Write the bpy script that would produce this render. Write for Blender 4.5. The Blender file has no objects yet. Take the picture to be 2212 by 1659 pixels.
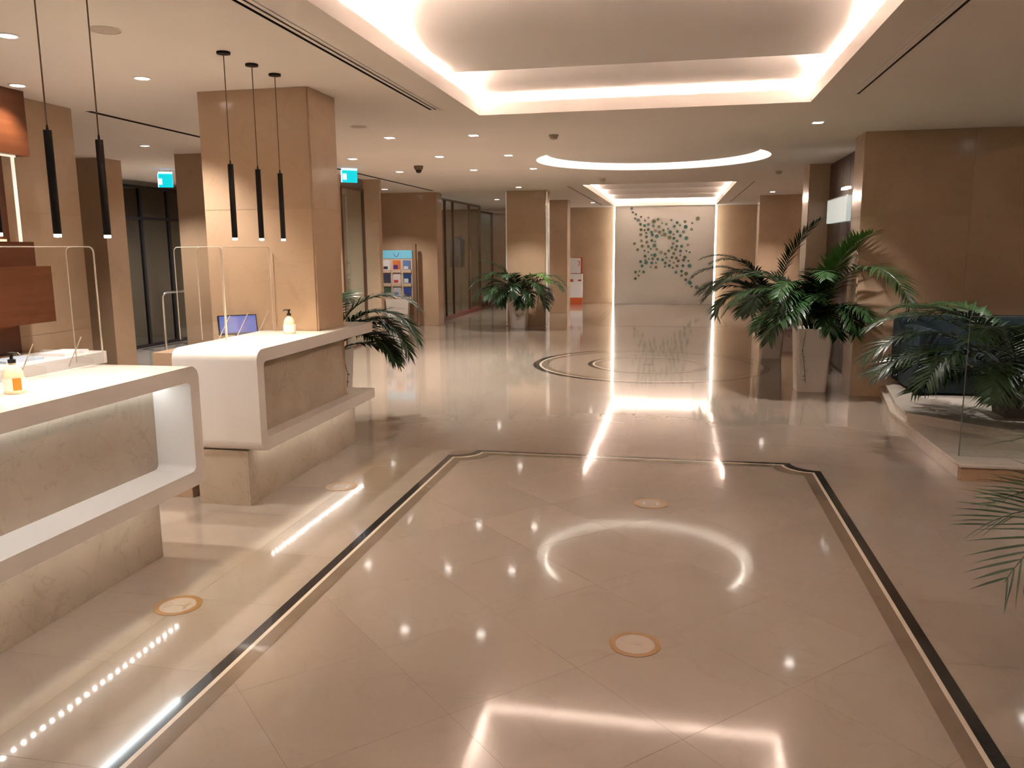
import bpy, bmesh, math, random
from mathutils import Vector, Matrix

# ------------------------------------------------------------------ camera, world, exposure
sc = bpy.context.scene
col = sc.collection
random.seed(7)

CAM_H = 1.70
F_PX = 1748.458
R_ROWS = ((0.98004, 0.19688, -0.00746), (-0.02538, 0.16314, 0.98628), (-0.19550, 0.96655, -0.16519))


def build_camera():
    right, up, fwd = (Vector(r).normalized() for r in R_ROWS)
    m = Matrix((right, up, -fwd)).transposed().to_4x4()
    m.translation = Vector((0, 0, CAM_H))
    cd = bpy.data.cameras.new('camera')
    cd.sensor_width = 36.0
    cd.lens = F_PX / 2212 * 36.0
    cd.clip_end = 200
    co = bpy.data.objects.new('camera', cd)
    col.objects.link(co)
    co.matrix_world = m
    sc.camera = co


build_camera()
w = bpy.data.worlds.new('night')
sc.world = w
w.use_nodes = True
w.node_tree.nodes['Background'].inputs[0].default_value = (0.02, 0.03, 0.05, 1)
w.node_tree.nodes['Background'].inputs[1].default_value = 0.25
sc.view_settings.view_transform = 'Standard'
sc.view_settings.look = 'None'
sc.view_settings.gamma = 1
sc.view_settings.use_curve_mapping = False
sc.view_settings.exposure = 0.45
sc.cycles.use_denoising = True
sc.cycles.max_bounces = 8
sc.cycles.diffuse_bounces = 5
sc.cycles.glossy_bounces = 5
sc.cycles.transparent_max_bounces = 16
sc.cycles.sample_clamp_indirect = 40.0
sc.cycles.caustics_reflective = False
sc.cycles.caustics_refractive = False

WARM = (1.0, 0.93, 0.86)
PINK = (1.0, 0.83, 0.73)
LEDW = (1.0, 0.97, 0.86)
COOL = (0.86, 0.95, 1.0)
YELL = (1.0, 0.81, 0.50)
K_SPOT = 235.0
K_COVE = 9.0
H = 2.93

# ------------------------------------------------------------------ materials


def mat(name, color, rough=0.5, metal=0.0, spec=0.5, emit=None, estr=0.0, noise=None, bump=None, coat=0.0):
    m = bpy.data.materials.new(name)
    m.use_nodes = True
    nt = m.node_tree
    b = nt.nodes['Principled BSDF']
    b.inputs['Base Color'].default_value = (*color, 1)
    b.inputs['Roughness'].default_value = rough
    b.inputs['Metallic'].default_value = metal
    b.inputs['Specular IOR Level'].default_value = spec
    b.inputs['Coat Weight'].default_value = coat
    if emit:
        b.inputs['Emission Color'].default_value = (*emit, 1)
        b.inputs['Emission Strength'].default_value = estr
    if noise:
        scale, amt, detail = noise
        tc = nt.nodes.new('ShaderNodeTexCoord')
        nz = nt.nodes.new('ShaderNodeTexNoise')
        nz.inputs['Scale'].default_value = scale
        nz.inputs['Detail'].default_value = detail
        nt.links.new(tc.outputs['Object'], nz.inputs['Vector'])
        r = nt.nodes.new('ShaderNodeValToRGB')
        r.color_ramp.elements[0].position = 0.3
        r.color_ramp.elements[1].position = 0.7
        r.color_ramp.elements[0].color = (*[c * (1 - amt) for c in color], 1)
        r.color_ramp.elements[1].color = (*[min(1, c * (1 + amt)) for c in color], 1)
        nt.links.new(nz.outputs['Fac'], r.inputs['Fac'])
        nt.links.new(r.outputs['Color'], b.inputs['Base Color'])
    if bump:
        tc = nt.nodes.new('ShaderNodeTexCoord')
        nz = nt.nodes.new('ShaderNodeTexNoise')
        nz.inputs['Scale'].default_value = bump[0]
        nt.links.new(tc.outputs['Object'], nz.inputs['Vector'])
        bp = nt.nodes.new('ShaderNodeBump')
        bp.inputs['Strength'].default_value = bump[1]
        bp.inputs['Distance'].default_value = 0.01
        nt.links.new(nz.outputs['Fac'], bp.inputs['Height'])
        nt.links.new(bp.outputs['Normal'], b.inputs['Normal'])
    return m


def marble(name, base, dark, rough, scale=1.3, vein=0.35, spec=0.5, rnd=0.0, coat=0.0):
    """polished limestone: cloudy tone, thin brown veins, per-piece tone shift"""
    m = bpy.data.materials.new(name)
    m.use_nodes = True
    nt = m.node_tree
    L = nt.links.new
    b = nt.nodes['Principled BSDF']
    b.inputs['Roughness'].default_value = rough
    b.inputs['Specular IOR Level'].default_value = spec
    b.inputs['Coat Weight'].default_value = coat
    b.inputs['Coat Roughness'].default_value = 0.06
    geo = nt.nodes.new('ShaderNodeNewGeometry')
    oi = nt.nodes.new('ShaderNodeObjectInfo')
    comb = nt.nodes.new('ShaderNodeVectorMath')
    comb.operation = 'MULTIPLY_ADD'
    comb.inputs[1].default_value = (1, 1, 1)
    sc_ = nt.nodes.new('ShaderNodeMath')
    sc_.operation = 'MULTIPLY'
    sc_.inputs[1].default_value = 37.0 if rnd else 0.0
    L(oi.outputs['Random'], sc_.inputs[0])
    L(geo.outputs['Position'], comb.inputs[0])
    L(sc_.outputs[0], comb.inputs[2])
    n1 = nt.nodes.new('ShaderNodeTexNoise')
    n1.inputs['Scale'].default_value = scale
    n1.inputs['Detail'].default_value = 6
    n1.inputs['Distortion'].default_value = 0.6
    L(comb.outputs[0], n1.inputs['Vector'])
    r1 = nt.nodes.new('ShaderNodeValToRGB')
    r1.color_ramp.elements[0].position = 0.25
    r1.color_ramp.elements[1].position = 0.75
    r1.color_ramp.elements[0].color = (*dark, 1)
    r1.color_ramp.elements[1].color = (*base, 1)
    L(n1.outputs['Fac'], r1.inputs['Fac'])
    n2 = nt.nodes.new('ShaderNodeTexNoise')
    n2.inputs['Scale'].default_value = scale * 1.1
    n2.inputs['Detail'].default_value = 3
    n2.inputs['Distortion'].default_value = 1.6
    L(comb.outputs[0], n2.inputs['Vector'])
    r2 = nt.nodes.new('ShaderNodeValToRGB')
    e = r2.color_ramp.elements
    e[0].position = 0.485
    e[0].color = (0, 0, 0, 1)
    e[1].position = 0.515
    e[1].color = (0, 0, 0, 1)
    em = e.new(0.5)
    em.color = (1, 1, 1, 1)
    L(n2.outputs['Fac'], r2.inputs['Fac'])
    vm = nt.nodes.new('ShaderNodeMath')
    vm.operation = 'MULTIPLY'
    vm.inputs[1].default_value = vein
    L(r2.outputs['Color'], vm.inputs[0])
    mx = nt.nodes.new('ShaderNodeMixRGB')
    mx.inputs['Color2'].default_value = (dark[0] * 0.6, dark[1] * 0.52, dark[2] * 0.45, 1)
    L(vm.outputs[0], mx.inputs['Fac'])
    L(r1.outputs['Color'], mx.inputs['Color1'])
    last = mx.outputs['Color']
    if rnd:
        mr = nt.nodes.new('ShaderNodeMapRange')
        mr.inputs['To Min'].default_value = 1 - rnd
        mr.inputs['To Max'].default_value = 1 + rnd
        L(oi.outputs['Random'], mr.inputs['Value'])
        hs = nt.nodes.new('ShaderNodeHueSaturation')
        L(mr.outputs[0], hs.inputs['Value'])
        L(last, hs.inputs['Color'])
        last = hs.outputs['Color']
    L(last, b.inputs['Base Color'])
    return m


def glassmat(name, tint=(1, 1, 1), rough=0.0, ior=1.45, boost=0.0):
    """thin architectural glass: clear pane with Fresnel reflection"""
    m = bpy.data.materials.new(name)
    m.use_nodes = True
    nt = m.node_tree
    nt.nodes.remove(nt.nodes['Principled BSDF'])
    out = nt.nodes['Material Output']
    tr = nt.nodes.new('ShaderNodeBsdfTransparent')
    tr.inputs[0].default_value = (*tint, 1)
    gl = nt.nodes.new('ShaderNodeBsdfGlossy')
    gl.inputs['Roughness'].default_value = rough
    gl.inputs['Color'].default_value = (1, 1, 1, 1)
    lw = nt.nodes.new('ShaderNodeLayerWeight')
    lw.inputs['Blend'].default_value = 0.5
    pw = nt.nodes.new('ShaderNodeMath')
    pw.operation = 'POWER'
    pw.inputs[1].default_value = 5.0
    nt.links.new(lw.outputs['Facing'], pw.inputs[0])
    ad = nt.nodes.new('ShaderNodeMath')
    ad.operation = 'MULTIPLY_ADD'
    ad.use_clamp = True
    f0 = ((ior - 1) / (ior + 1)) ** 2 + boost
    ad.inputs[1].default_value = 1 - f0
    ad.inputs[2].default_value = f0
    nt.links.new(pw.outputs[0], ad.inputs[0])
    mx = nt.nodes.new('ShaderNodeMixShader')
    nt.links.new(ad.outputs[0], mx.inputs[0])
    nt.links.new(tr.outputs[0], mx.inputs[1])
    nt.links.new(gl.outputs[0], mx.inputs[2])
    nt.links.new(mx.outputs[0], out.inputs[0])
    return m


def wood(name, a, b_, rough=0.35):
    m = bpy.data.materials.new(name)
    m.use_nodes = True
    nt = m.node_tree
    L = nt.links.new
    b = nt.nodes['Principled BSDF']
    b.inputs['Roughness'].default_value = rough
    tc = nt.nodes.new('ShaderNodeTexCoord')
    mp = nt.nodes.new('ShaderNodeMapping')
    mp.inputs['Scale'].default_value = (6, 0.7, 9)
    nz = nt.nodes.new('ShaderNodeTexNoise')
    nz.inputs['Scale'].default_value = 3.0
    nz.inputs['Detail'].default_value = 8
    nz.inputs['Distortion'].default_value = 0.5
    r = nt.nodes.new('ShaderNodeValToRGB')
    r.color_ramp.elements[0].position = 0.3
    r.color_ramp.elements[1].position = 0.72
    r.color_ramp.elements[0].color = (*a, 1)
    r.color_ramp.elements[1].color = (*b_, 1)
    L(tc.outputs['Object'], mp.inputs[0])
    L(mp.outputs[0], nz.inputs['Vector'])
    L(nz.outputs['Fac'], r.inputs['Fac'])
    L(r.outputs['Color'], b.inputs['Base Color'])
    return m


def emis(name, color, s):
    return mat(name, (0.8, 0.8, 0.8), 0.5, emit=color, estr=s)


M = dict(
    ceiling=mat('ceiling_paint', (0.84, 0.775, 0.715), 0.9, noise=(0.6, 0.02, 2), spec=0.2),
    white=mat('white_paint', (0.87, 0.835, 0.81), 0.85, spec=0.2),
    desk=mat('white_solid_surface', (0.78, 0.74, 0.70), 0.22),
    floor=marble('floor_limestone', (0.37, 0.302, 0.245), (0.335, 0.27, 0.216), 0.17, 0.9, 0.10, 0.25, 0.0, 0.8),
    tile=marble('floor_tile_limestone', (0.37, 0.302, 0.245), (0.335, 0.27, 0.216), 0.17, 1.1, 0.10, 0.25, 0.02, 0.8),
    black=marble('black_inlay', (0.035, 0.03, 0.03), (0.02, 0.017, 0.017), 0.17, 6, 0.1, 0.25, 0.0, 0.8),
    ivory=marble('ivory_inlay', (0.72, 0.63, 0.52), (0.66, 0.56, 0.45), 0.17, 4, 0.1, 0.25, 0.0, 0.8),
    tan=marble('tan_inlay', (0.235, 0.175, 0.125), (0.195, 0.14, 0.095), 0.17, 4, 0.1, 0.25, 0.0, 0.8),
    stone=marble('wall_limestone', (0.52, 0.365, 0.245), (0.46, 0.315, 0.205), 0.16, 1.6, 0.10, 0.5, 0.03),
    deskstone=marble('desk_limestone', (0.52, 0.43, 0.335), (0.43, 0.345, 0.26), 0.22, 2.4, 0.22),
    marblew=marble('platform_marble', (0.62, 0.55, 0.48), (0.52, 0.44, 0.37), 0.15, 2, 0.3),
    brownstone=marble('brown_riser_stone', (0.42, 0.27, 0.16), (0.33, 0.20, 0.11), 0.25, 3, 0.3),
    wood=wood('orange_wood', (0.095, 0.027, 0.009), (0.13, 0.040, 0.014)),
    darkwood=wood('dark_wood', (0.045, 0.018, 0.010), (0.075, 0.030, 0.016)),
    blackmetal=mat('black_metal', (0.010, 0.008, 0.008), 0.55, spec=0.25),
    darkvoid=mat('slot_shadow', (0.03, 0.022, 0.018), 0.9),
    chrome=mat('chrome', (0.75, 0.72, 0.70), 0.12, 1.0),
    bronze=mat('bronze_frame', (0.20, 0.11, 0.07), 0.35, 0.6),
    glass=glassmat('clear_glass', (0.93, 0.96, 0.95), 0.0, 1.45, 0.02),
    shopglass=glassmat('shop_glass', (0.80, 0.84, 0.82), 0.0, 1.5, 0.06),
    nightglass=glassmat('night_glass', (0.5, 0.55, 0.55), 0.0, 1.5, 0.05),
    acryl=glassmat('acrylic', (0.975, 0.97, 0.96), 0.0, 1.35, 0.0),
    acryledge=mat('acrylic_edge', (0.75, 0.66, 0.55), 0.15, emit=None),
    leaf=mat('palm_leaf', (0.020, 0.055, 0.014), 0.38, noise=(9, 0.4, 3)),
    leaf2=mat('palm_leaf_light', (0.075, 0.20, 0.03), 0.38, noise=(9, 0.35, 3)),
    ivy=mat('ivy_leaf', (0.055, 0.10, 0.02), 0.5, noise=(20, 0.4, 2)),
    stem=mat('palm_stem', (0.07, 0.075, 0.025), 0.5),
    pot=mat('white_planter', (0.76, 0.68, 0.61), 0.35, noise=(3, 0.04, 2)),
    soil=mat('soil', (0.03, 0.02, 0.014), 0.95, noise=(40, 0.5, 4)),
    teal=mat('teal_fabric', (0.006, 0.020, 0.028), 0.85, noise=(60, 0.3, 2), bump=(250, 0.3)),
    orange=mat('orange_plastic', (0.52, 0.10, 0.02), 0.4),
    paper=mat('white_print', (0.80, 0.78, 0.78), 0.5),
    skyblue=mat('skyblue_print', (0.16, 0.46, 0.62), 0.4),
    rack=mat('beige_rack', (0.48, 0.36, 0.27), 0.5),
    goldprint=mat('gold_print', (0.30, 0.155, 0.045), 0.35),
    iconprint=mat('icon_print', (0.34, 0.25, 0.17), 0.3),
    stickerwhite=mat('sticker_white', (0.43, 0.36, 0.30), 0.25),
    label_orange=mat('orange_label', (0.9, 0.22, 0.02), 0.4),
    gel=glassmat('clear_bottle', (0.95, 0.88, 0.80), 0.05, 1.3, 0.02),
    gelbody=mat('hand_gel', (0.80, 0.66, 0.52), 0.2),
    pump=mat('black_pump', (0.012, 0.012, 0.012), 0.35),
    greyw=mat('shop_grey', (0.42, 0.43, 0.42), 0.7),
    navy=mat('navy_cloth', (0.015, 0.02, 0.04), 0.85),
    red=mat('red_skirting', (0.14, 0.03, 0.018), 0.4),
    signwhite=mat('sign_white', (0.80, 0.84, 0.82), 0.5, emit=(0.85, 0.95, 0.92), estr=0.32),
    led_cove=emis('cove_led', PINK, 100.0),
    led_cove_end=emis('cove_end_led', PINK, 36.0),
    led_art=emis('art_led', LEDW, 6.5),
    edge_line=emis('pale_line', (1, 0.9, 0.75), 0.08),
    led_desk=emis('desk_led', COOL, 14.0),
    led_under=emis('under_led', (1.0, 0.97, 0.92), 34.0),
    led_amber=emis('amber_led', (1, 0.58, 0.16), 2.2),
    lamp=emis('lamp_lens', (1, 0.93, 0.85), 14.0),
    exit=mat('exit_cyan', (0.0, 0.1, 0.1), 0.4, emit=(0.0, 0.55, 0.62), estr=0.9),
    exitedge=emis('exit_edge', (0.30, 0.50, 1.0), 1.4),
    screen=mat('monitor_blue', (0.02, 0.02, 0.03), 0.2, emit=(0.07, 0.13, 0.48), estr=0.8),
    detector=mat('detector_plastic', (0.55, 0.47, 0.38), 0.5),
    speaker=mat('speaker_grille', (0.55, 0.47, 0.40), 0.8, noise=(200, 0.1, 1)),
)

# ------------------------------------------------------------------ builders


def link(name, me, m=None, parent=None):
    o = bpy.data.objects.new(name, me)
    col.objects.link(o)
    if m is not None:
        me.materials.clear()
        me.materials.append(m)
    if parent is not None:
        o.parent = parent
    return o


def tag(o, label=None, cat=None, group=None, kind=None):
    if label:
        o['label'] = label
    if cat:
        o['category'] = cat
    if group:
        o['group'] = group
    if kind:
        o['kind'] = kind
    return o


def empty(name, loc=(0, 0, 0), rz=0.0):
    o = bpy.data.objects.new(name, None)
    o.empty_display_size = 0.1
    col.objects.link(o)
    o.location = loc
    o.rotation_euler = (0, 0, rz)
    return o


class MB:
    def __init__(self):
        self.v = []
        self.f = []

    def poly(self, pts):
        n = len(self.v)
        self.v += [tuple(p) for p in pts]
        self.f.append(tuple(range(n, n + len(pts))))
        return self

    def box(self, x0, x1, y0, y1, z0, z1):
        n = len(self.v)
        self.v += [(x0, y0, z0), (x1, y0, z0), (x1, y1, z0), (x0, y1, z0), (x0, y0, z1), (x1, y0, z1), (x1, y1, z1), (x0, y1, z1)]
        self.f += [tuple(n + i for i in q) for q in ((0, 3, 2, 1), (4, 5, 6, 7), (0, 1, 5, 4), (1, 2, 6, 5), (2, 3, 7, 6), (3, 0, 4, 7))]
        return self

    def prism(self, poly2, z0, z1, axis='z'):
        """extrude a 2D polygon; axis z: (x,y) ; axis x: (y,z) ; axis y: (x,z)"""
        n = len(self.v)
        k = len(poly2)

        def P(p, h):
            return (p[0], p[1], h) if axis == 'z' else ((h, p[0], p[1]) if axis == 'x' else (p[0], h, p[1]))
        self.v += [P(p, z0) for p in poly2] + [P(p, z1) for p in poly2]
        self.f.append(tuple(n + i for i in range(k))[::-1])
        self.f.append(tuple(n + k + i for i in range(k)))
        for i in range(k):
            j = (i + 1) % k
            self.f.append((n + i, n + j, n + k + j, n + k + i))
        return self

    def lathe(self, prof, seg=24, cx=0, cy=0, close=True):
        n = len(self.v)
        k = len(prof)
        for i in range(seg):
            a = 2 * math.pi * i / seg
            for r, z in prof:
                self.v.append((cx + r * math.cos(a), cy + r * math.sin(a), z))
        for i in range(seg):
            j = (i + 1) % seg
            for q in range(k - 1):
                self.f.append((n + i * k + q, n + j * k + q, n + j * k + q + 1, n + i * k + q + 1))
        if close:
            self.f.append(tuple(n + i * k for i in range(seg))[::-1])
            self.f.append(tuple(n + i * k + k - 1 for i in range(seg)))
        return self

    def tube(self, pts, r, seg=8):
        """tube along a polyline; r a number or list"""
        n0 = len(self.v)
        P = [Vector(p) for p in pts]
        rs = r if isinstance(r, (list, tuple)) else [r] * len(P)
        prev = None
        for i, p in enumerate(P):
            t = (P[min(i + 1, len(P) - 1)] - P[max(i - 1, 0)]).normalized()
            if prev is None:
                prev = t.orthogonal().normalized()
            u = (prev - t * prev.dot(t)).normalized()
            prev = u
            v = t.cross(u)
            for s in range(seg):
                a = 2 * math.pi * s / seg
                q = p + (u * math.cos(a) + v * math.sin(a)) * rs[i]
                self.v.append(tuple(q))
        for i in range(len(P) - 1):
            for s in range(seg):
                s2 = (s + 1) % seg
                self.f.append((n0 + i * seg + s, n0 + i * seg + s2, n0 + (i + 1) * seg + s2, n0 + (i + 1) * seg + s))
        self.f.append(tuple(n0 + s for s in range(seg))[::-1])
        self.f.append(tuple(n0 + (len(P) - 1) * seg + s for s in range(seg)))
        return self

    def mesh(self, name, smooth=False, bevel=0.0, fix=True):
        me = bpy.data.meshes.new(name)
        me.from_pydata(self.v, [], self.f)
        if fix or bevel:
            bm = bmesh.new()
            bm.from_mesh(me)
            if bevel:
                es = [e for e in bm.edges if len(e.link_faces) == 2 and e.calc_face_angle(0) > 0.6]
                bmesh.ops.bevel(bm, geom=es, offset=bevel, segments=2, affect='EDGES', profile=0.5)
            if fix:
                bmesh.ops.recalc_face_normals(bm, faces=bm.faces)
            bm.to_mesh(me)
            bm.free()
        if smooth:
            for p in me.polygons:
                p.use_smooth = True
            try:
                me.set_sharp_from_angle(angle=0.7)
            except Exception:
                pass
        me.update()
        return me

    def obj(self, name, m, parent=None, smooth=False, bevel=0.0, fix=True):
        return link(name, self.mesh(name, smooth, bevel, fix), m, parent)


def box(name, m, parent, x0, x1, y0, y1, z0, z1, bevel=0.0):
    return MB().box(x0, x1, y0, y1, z0, z1).obj(name, m, parent, bevel=bevel)


def struct(o, label=None, cat=None):
    return tag(o, label, cat, kind='structure')


def spot(parent, loc, power, color, angle=110, blend=0.7, size=0.05, target=None):
    ld = bpy.data.lights.new('spot', 'SPOT')
    ld.energy = power
    ld.color = color
    ld.spot_size = math.radians(angle)
    ld.spot_blend = blend
    ld.shadow_soft_size = size
    o = bpy.data.objects.new('lamp_beam', ld)
    col.objects.link(o)
    o.location = loc
    if target:
        d = Vector(target) - Vector(loc)
        o.rotation_euler = d.to_track_quat('-Z', 'Y').to_euler()
    if parent is not None:
        o.parent = parent
    return o


def clip_poly(poly, a, b, c):
    """keep a*x+b*y<=c"""
    out = []
    for i in range(len(poly)):
        p, q = poly[i], poly[(i + 1) % len(poly)]
        dp = a * p[0] + b * p[1] - c
        dq = a * q[0] + b * q[1] - c
        if dp <= 0:
            out.append(p)
        if dp * dq < 0:
            t = dp / (dp - dq)
            out.append((p[0] + t * (q[0] - p[0]), p[1] + t * (q[1] - p[1])))
    return out


def area(poly):
    return abs(sum(poly[i][0] * poly[(i + 1) % len(poly)][1] - poly[(i + 1) % len(poly)][0] * poly[i][1] for i in range(len(poly)))) / 2


def circle(cx, cy, r, n=64):
    return [(cx + r * math.cos(2 * math.pi * i / n), cy + r * math.sin(2 * math.pi * i / n)) for i in range(n)]


def holed(name, outer, holes, z, m, parent=None):
    """flat sheet with holes"""
    bm = bmesh.new()
    edges = []
    for loop in [outer] + holes:
        vs = [bm.verts.new((p[0], p[1], z)) for p in loop]
        for i in range(len(vs)):
            edges.append(bm.edges.new((vs[i], vs[(i + 1) % len(vs)])))
    bmesh.ops.triangle_fill(bm, use_beauty=True, use_dissolve=False, edges=edges)
    me = bpy.data.meshes.new(name)
    bm.to_mesh(me)
    bm.free()
    return link(name, me, m, parent)


# ------------------------------------------------------------------ floor
BX0, BX1, BY0, BY1 = -1.832, 1.121, -2.5, 6.55     # border inlay, outer outline
NOT = 0.20                                           # corner notch
floor = box('floor', M['floor'], None, -10.5, 6.5, -6, 27, -0.25, -0.0008)
struct(floor, 'polished beige limestone lobby floor with dark inlaid borders', 'floor')
TZ = 0.0


grout = mat('grout', (0.16, 0.115, 0.08), 0.6)
for gx0, gx1, gy0, gy1 in ((-2.80, 2.04, 0.9, 9.6),):
    box('grout_bed', grout, floor, gx0 + 0.01, gx1 - 0.01, gy0, gy1 - 0.01, -0.0008, -0.0004)


def tile_obj(poly, g=0.0013):
    cx = sum(p[0] for p in poly) / len(poly)
    cy = sum(p[1] for p in poly) / len(poly)
    if area(poly) < 0.0005:
        return
    pp = []
    for p in poly:
        d = math.hypot(p[0] - cx, p[1] - cy) or 1
        k = (d - g) / d
        pp.append((cx + (p[0] - cx) * k, cy + (p[1] - cy) * k))
    MB().prism(pp, -0.0008, TZ).obj('tile', M['tile'], floor)


S = 0.6 * math.sqrt(2)
# diagonal tiles inside the border (joints x+y = 1.02+kS, y-x = 2.59+kS)
ix0, ix1, iy0, iy1 = BX0 + 0.144, BX1 - 0.131, 0.9, BY1 - 0.144
for i in range(-8, 14):
    for j in range(-8, 14):
        s0, d0 = 1.02 + i * S, 2.59 + j * S
        cen = ((s0 - d0) / 2, (s0 + d0) / 2)
        P4 = [(cen[0], cen[1]), (cen[0] + S / 2, cen[1] + S / 2), (cen[0], cen[1] + S), (cen[0] - S / 2, cen[1] + S / 2)]
        for a, b, c in ((-1, 0, -ix0), (1, 0, ix1), (0, -1, -iy0), (0, 1, iy1)):
            P4 = clip_poly(P4, a, b, c) if len(P4) > 2 else P4
        if len(P4) > 2:
            tile_obj(P4)
# square tiles around it


def tile_zone(x0, x1, y0, y1, s=0.6):
    nx, ny = max(1, round((x1 - x0) / s)), max(1, round((y1 - y0) / s))
    for i in range(nx):
        for j in range(ny):
            a, b = x0 + (x1 - x0) * i / nx, x0 + (x1 - x0) * (i + 1) / nx
            c, d = y0 + (y1 - y0) * j / ny, y0 + (y1 - y0) * (j + 1) / ny
            tile_obj([(a, c), (b, c), (b, d), (a, d)])


tile_zone(-2.80, BX0, 1.5, BY1)
tile_zone(BX1, 2.04, 1.5, BY1)
tile_zone(-2.80, 2.04, BY1, 9.6)
zb = box('field', M['floor'], floor, ix0, ix1, BY0 + 0.14, 0.9, -0.0008, TZ)


def border_path(off, R4=(BX0, BX1, BY0, BY1)):
    """notched rectangle outline inset by off"""
    x0, x1, y0, y1 = R4[0] + off, R4[1] - off, R4[2] + off, R4[3] - off
    r = NOT
    pts = []

    def corner(cx, cy, sx, sy, rev):
        # concave quarter circle with a small square shoulder
        arc = []
        for k in range(9):
            a = math.pi / 2 * k / 8
            arc.append((cx + sx * (r * math.cos(a)), cy + sy * (r * math.sin(a))))
        return arc[::-1] if rev else arc
    pts += corner(x0, y0, 1, 1, True)
    pts += corner(x1, y0, -1, 1, False)
    pts += corner(x1, y1, -1, -1, True)
    pts += corner(x0, y1, 1, -1, False)
    return pts


def strip_ring(name, o0, o1, m, z, R4=(BX0, BX1, BY0, BY1)):
    a, b = border_path(o0, R4), border_path(o1, R4)
    mb = MB()
    n = len(a)
    for i in range(n):
        j = (i + 1) % n
        mb.poly([(*a[i], z), (*a[j], z), (*b[j], z), (*b[i], z)])
    return mb.obj(name, m, floor, fix=False)


for R4 in ((BX0, BX1, BY0, BY1), (BX0, BX1, 17.9, 25.1)):
    strip_ring('border_strip', 0.0, 0.052, M['black'], 0.0006, R4)
    strip_ring('border_strip', 0.052, 0.072, M['ivory'], 0.0006, R4)
    strip_ring('border_strip', 0.072, 0.142, M['tan'], 0.0006, R4)

MC = (-0.36, 12.0)


def ring(name, r0, r1, m, z=0.0006, seg=96, parent=floor, c=MC):
    mb = MB()
    for i in range(seg):
        a, b = 2 * math.pi * i / seg, 2 * math.pi * (i + 1) / seg
        q = [(c[0] + r * math.cos(t), c[1] + r * math.sin(t), z) for r, t in ((r0, a), (r1, a), (r1, b), (r0, b))]
        mb.poly(q if r0 > 0 else [q[0], q[1], q[2]])
    return mb.obj(name, m, parent, fix=False)


for nm, r0, r1, m in (('medallion_ring', 1.62, 1.71, 'black'), ('medallion_ring', 1.585, 1.62, 'ivory'), ('medallion_ring', 1.48, 1.585, 'tan'),
                      ('medallion_ring', 0.83, 0.90, 'black'), ('medallion_ring', 0.80, 0.83, 'ivory'), ('medallion_ring', 0.72, 0.80, 'tan'), ('medallion_centre', 0.0, 0.09, 'black')):
    ring(nm, r0, r1, M[m], 0.0004)


# ------------------------------------------------------------------ ceiling with coves
CX0, CX1, CY0, CY1 = -1.84, 1.10, -2.5, 7.66
FX0, FX1, FY0, FY1 = -1.86, 1.09, 16.4, 25.05
CC = (-0.39, 11.95)
CR = 1.62


def rect(x0, x1, y0, y1):
    return [(x0, y0), (x1, y0), (x1, y1), (x0, y1)]


slots = [(-2.205, -2.085, -2.0, 7.27), (1.345, 1.435, -2.0, 7.38), (-5.19, -5.12, 6.6, 17.1), (-2.21, -2.13, 16.6, 24.2), (1.345, 1.425, 16.4, 23.7)]
ceiling = holed('ceiling', rect(-10.5, 6.5, -6, 27), [rect(CX0, CX1, CY0, CY1), rect(FX0, FX1, FY0, FY1), circle(*CC, CR, 96)] + [rect(a, b, c, d) for a, b, c, d in slots], H, M['ceiling'])
struct(ceiling, 'flat warm white lobby ceiling with lit coves and round recess', 'ceiling')


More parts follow.
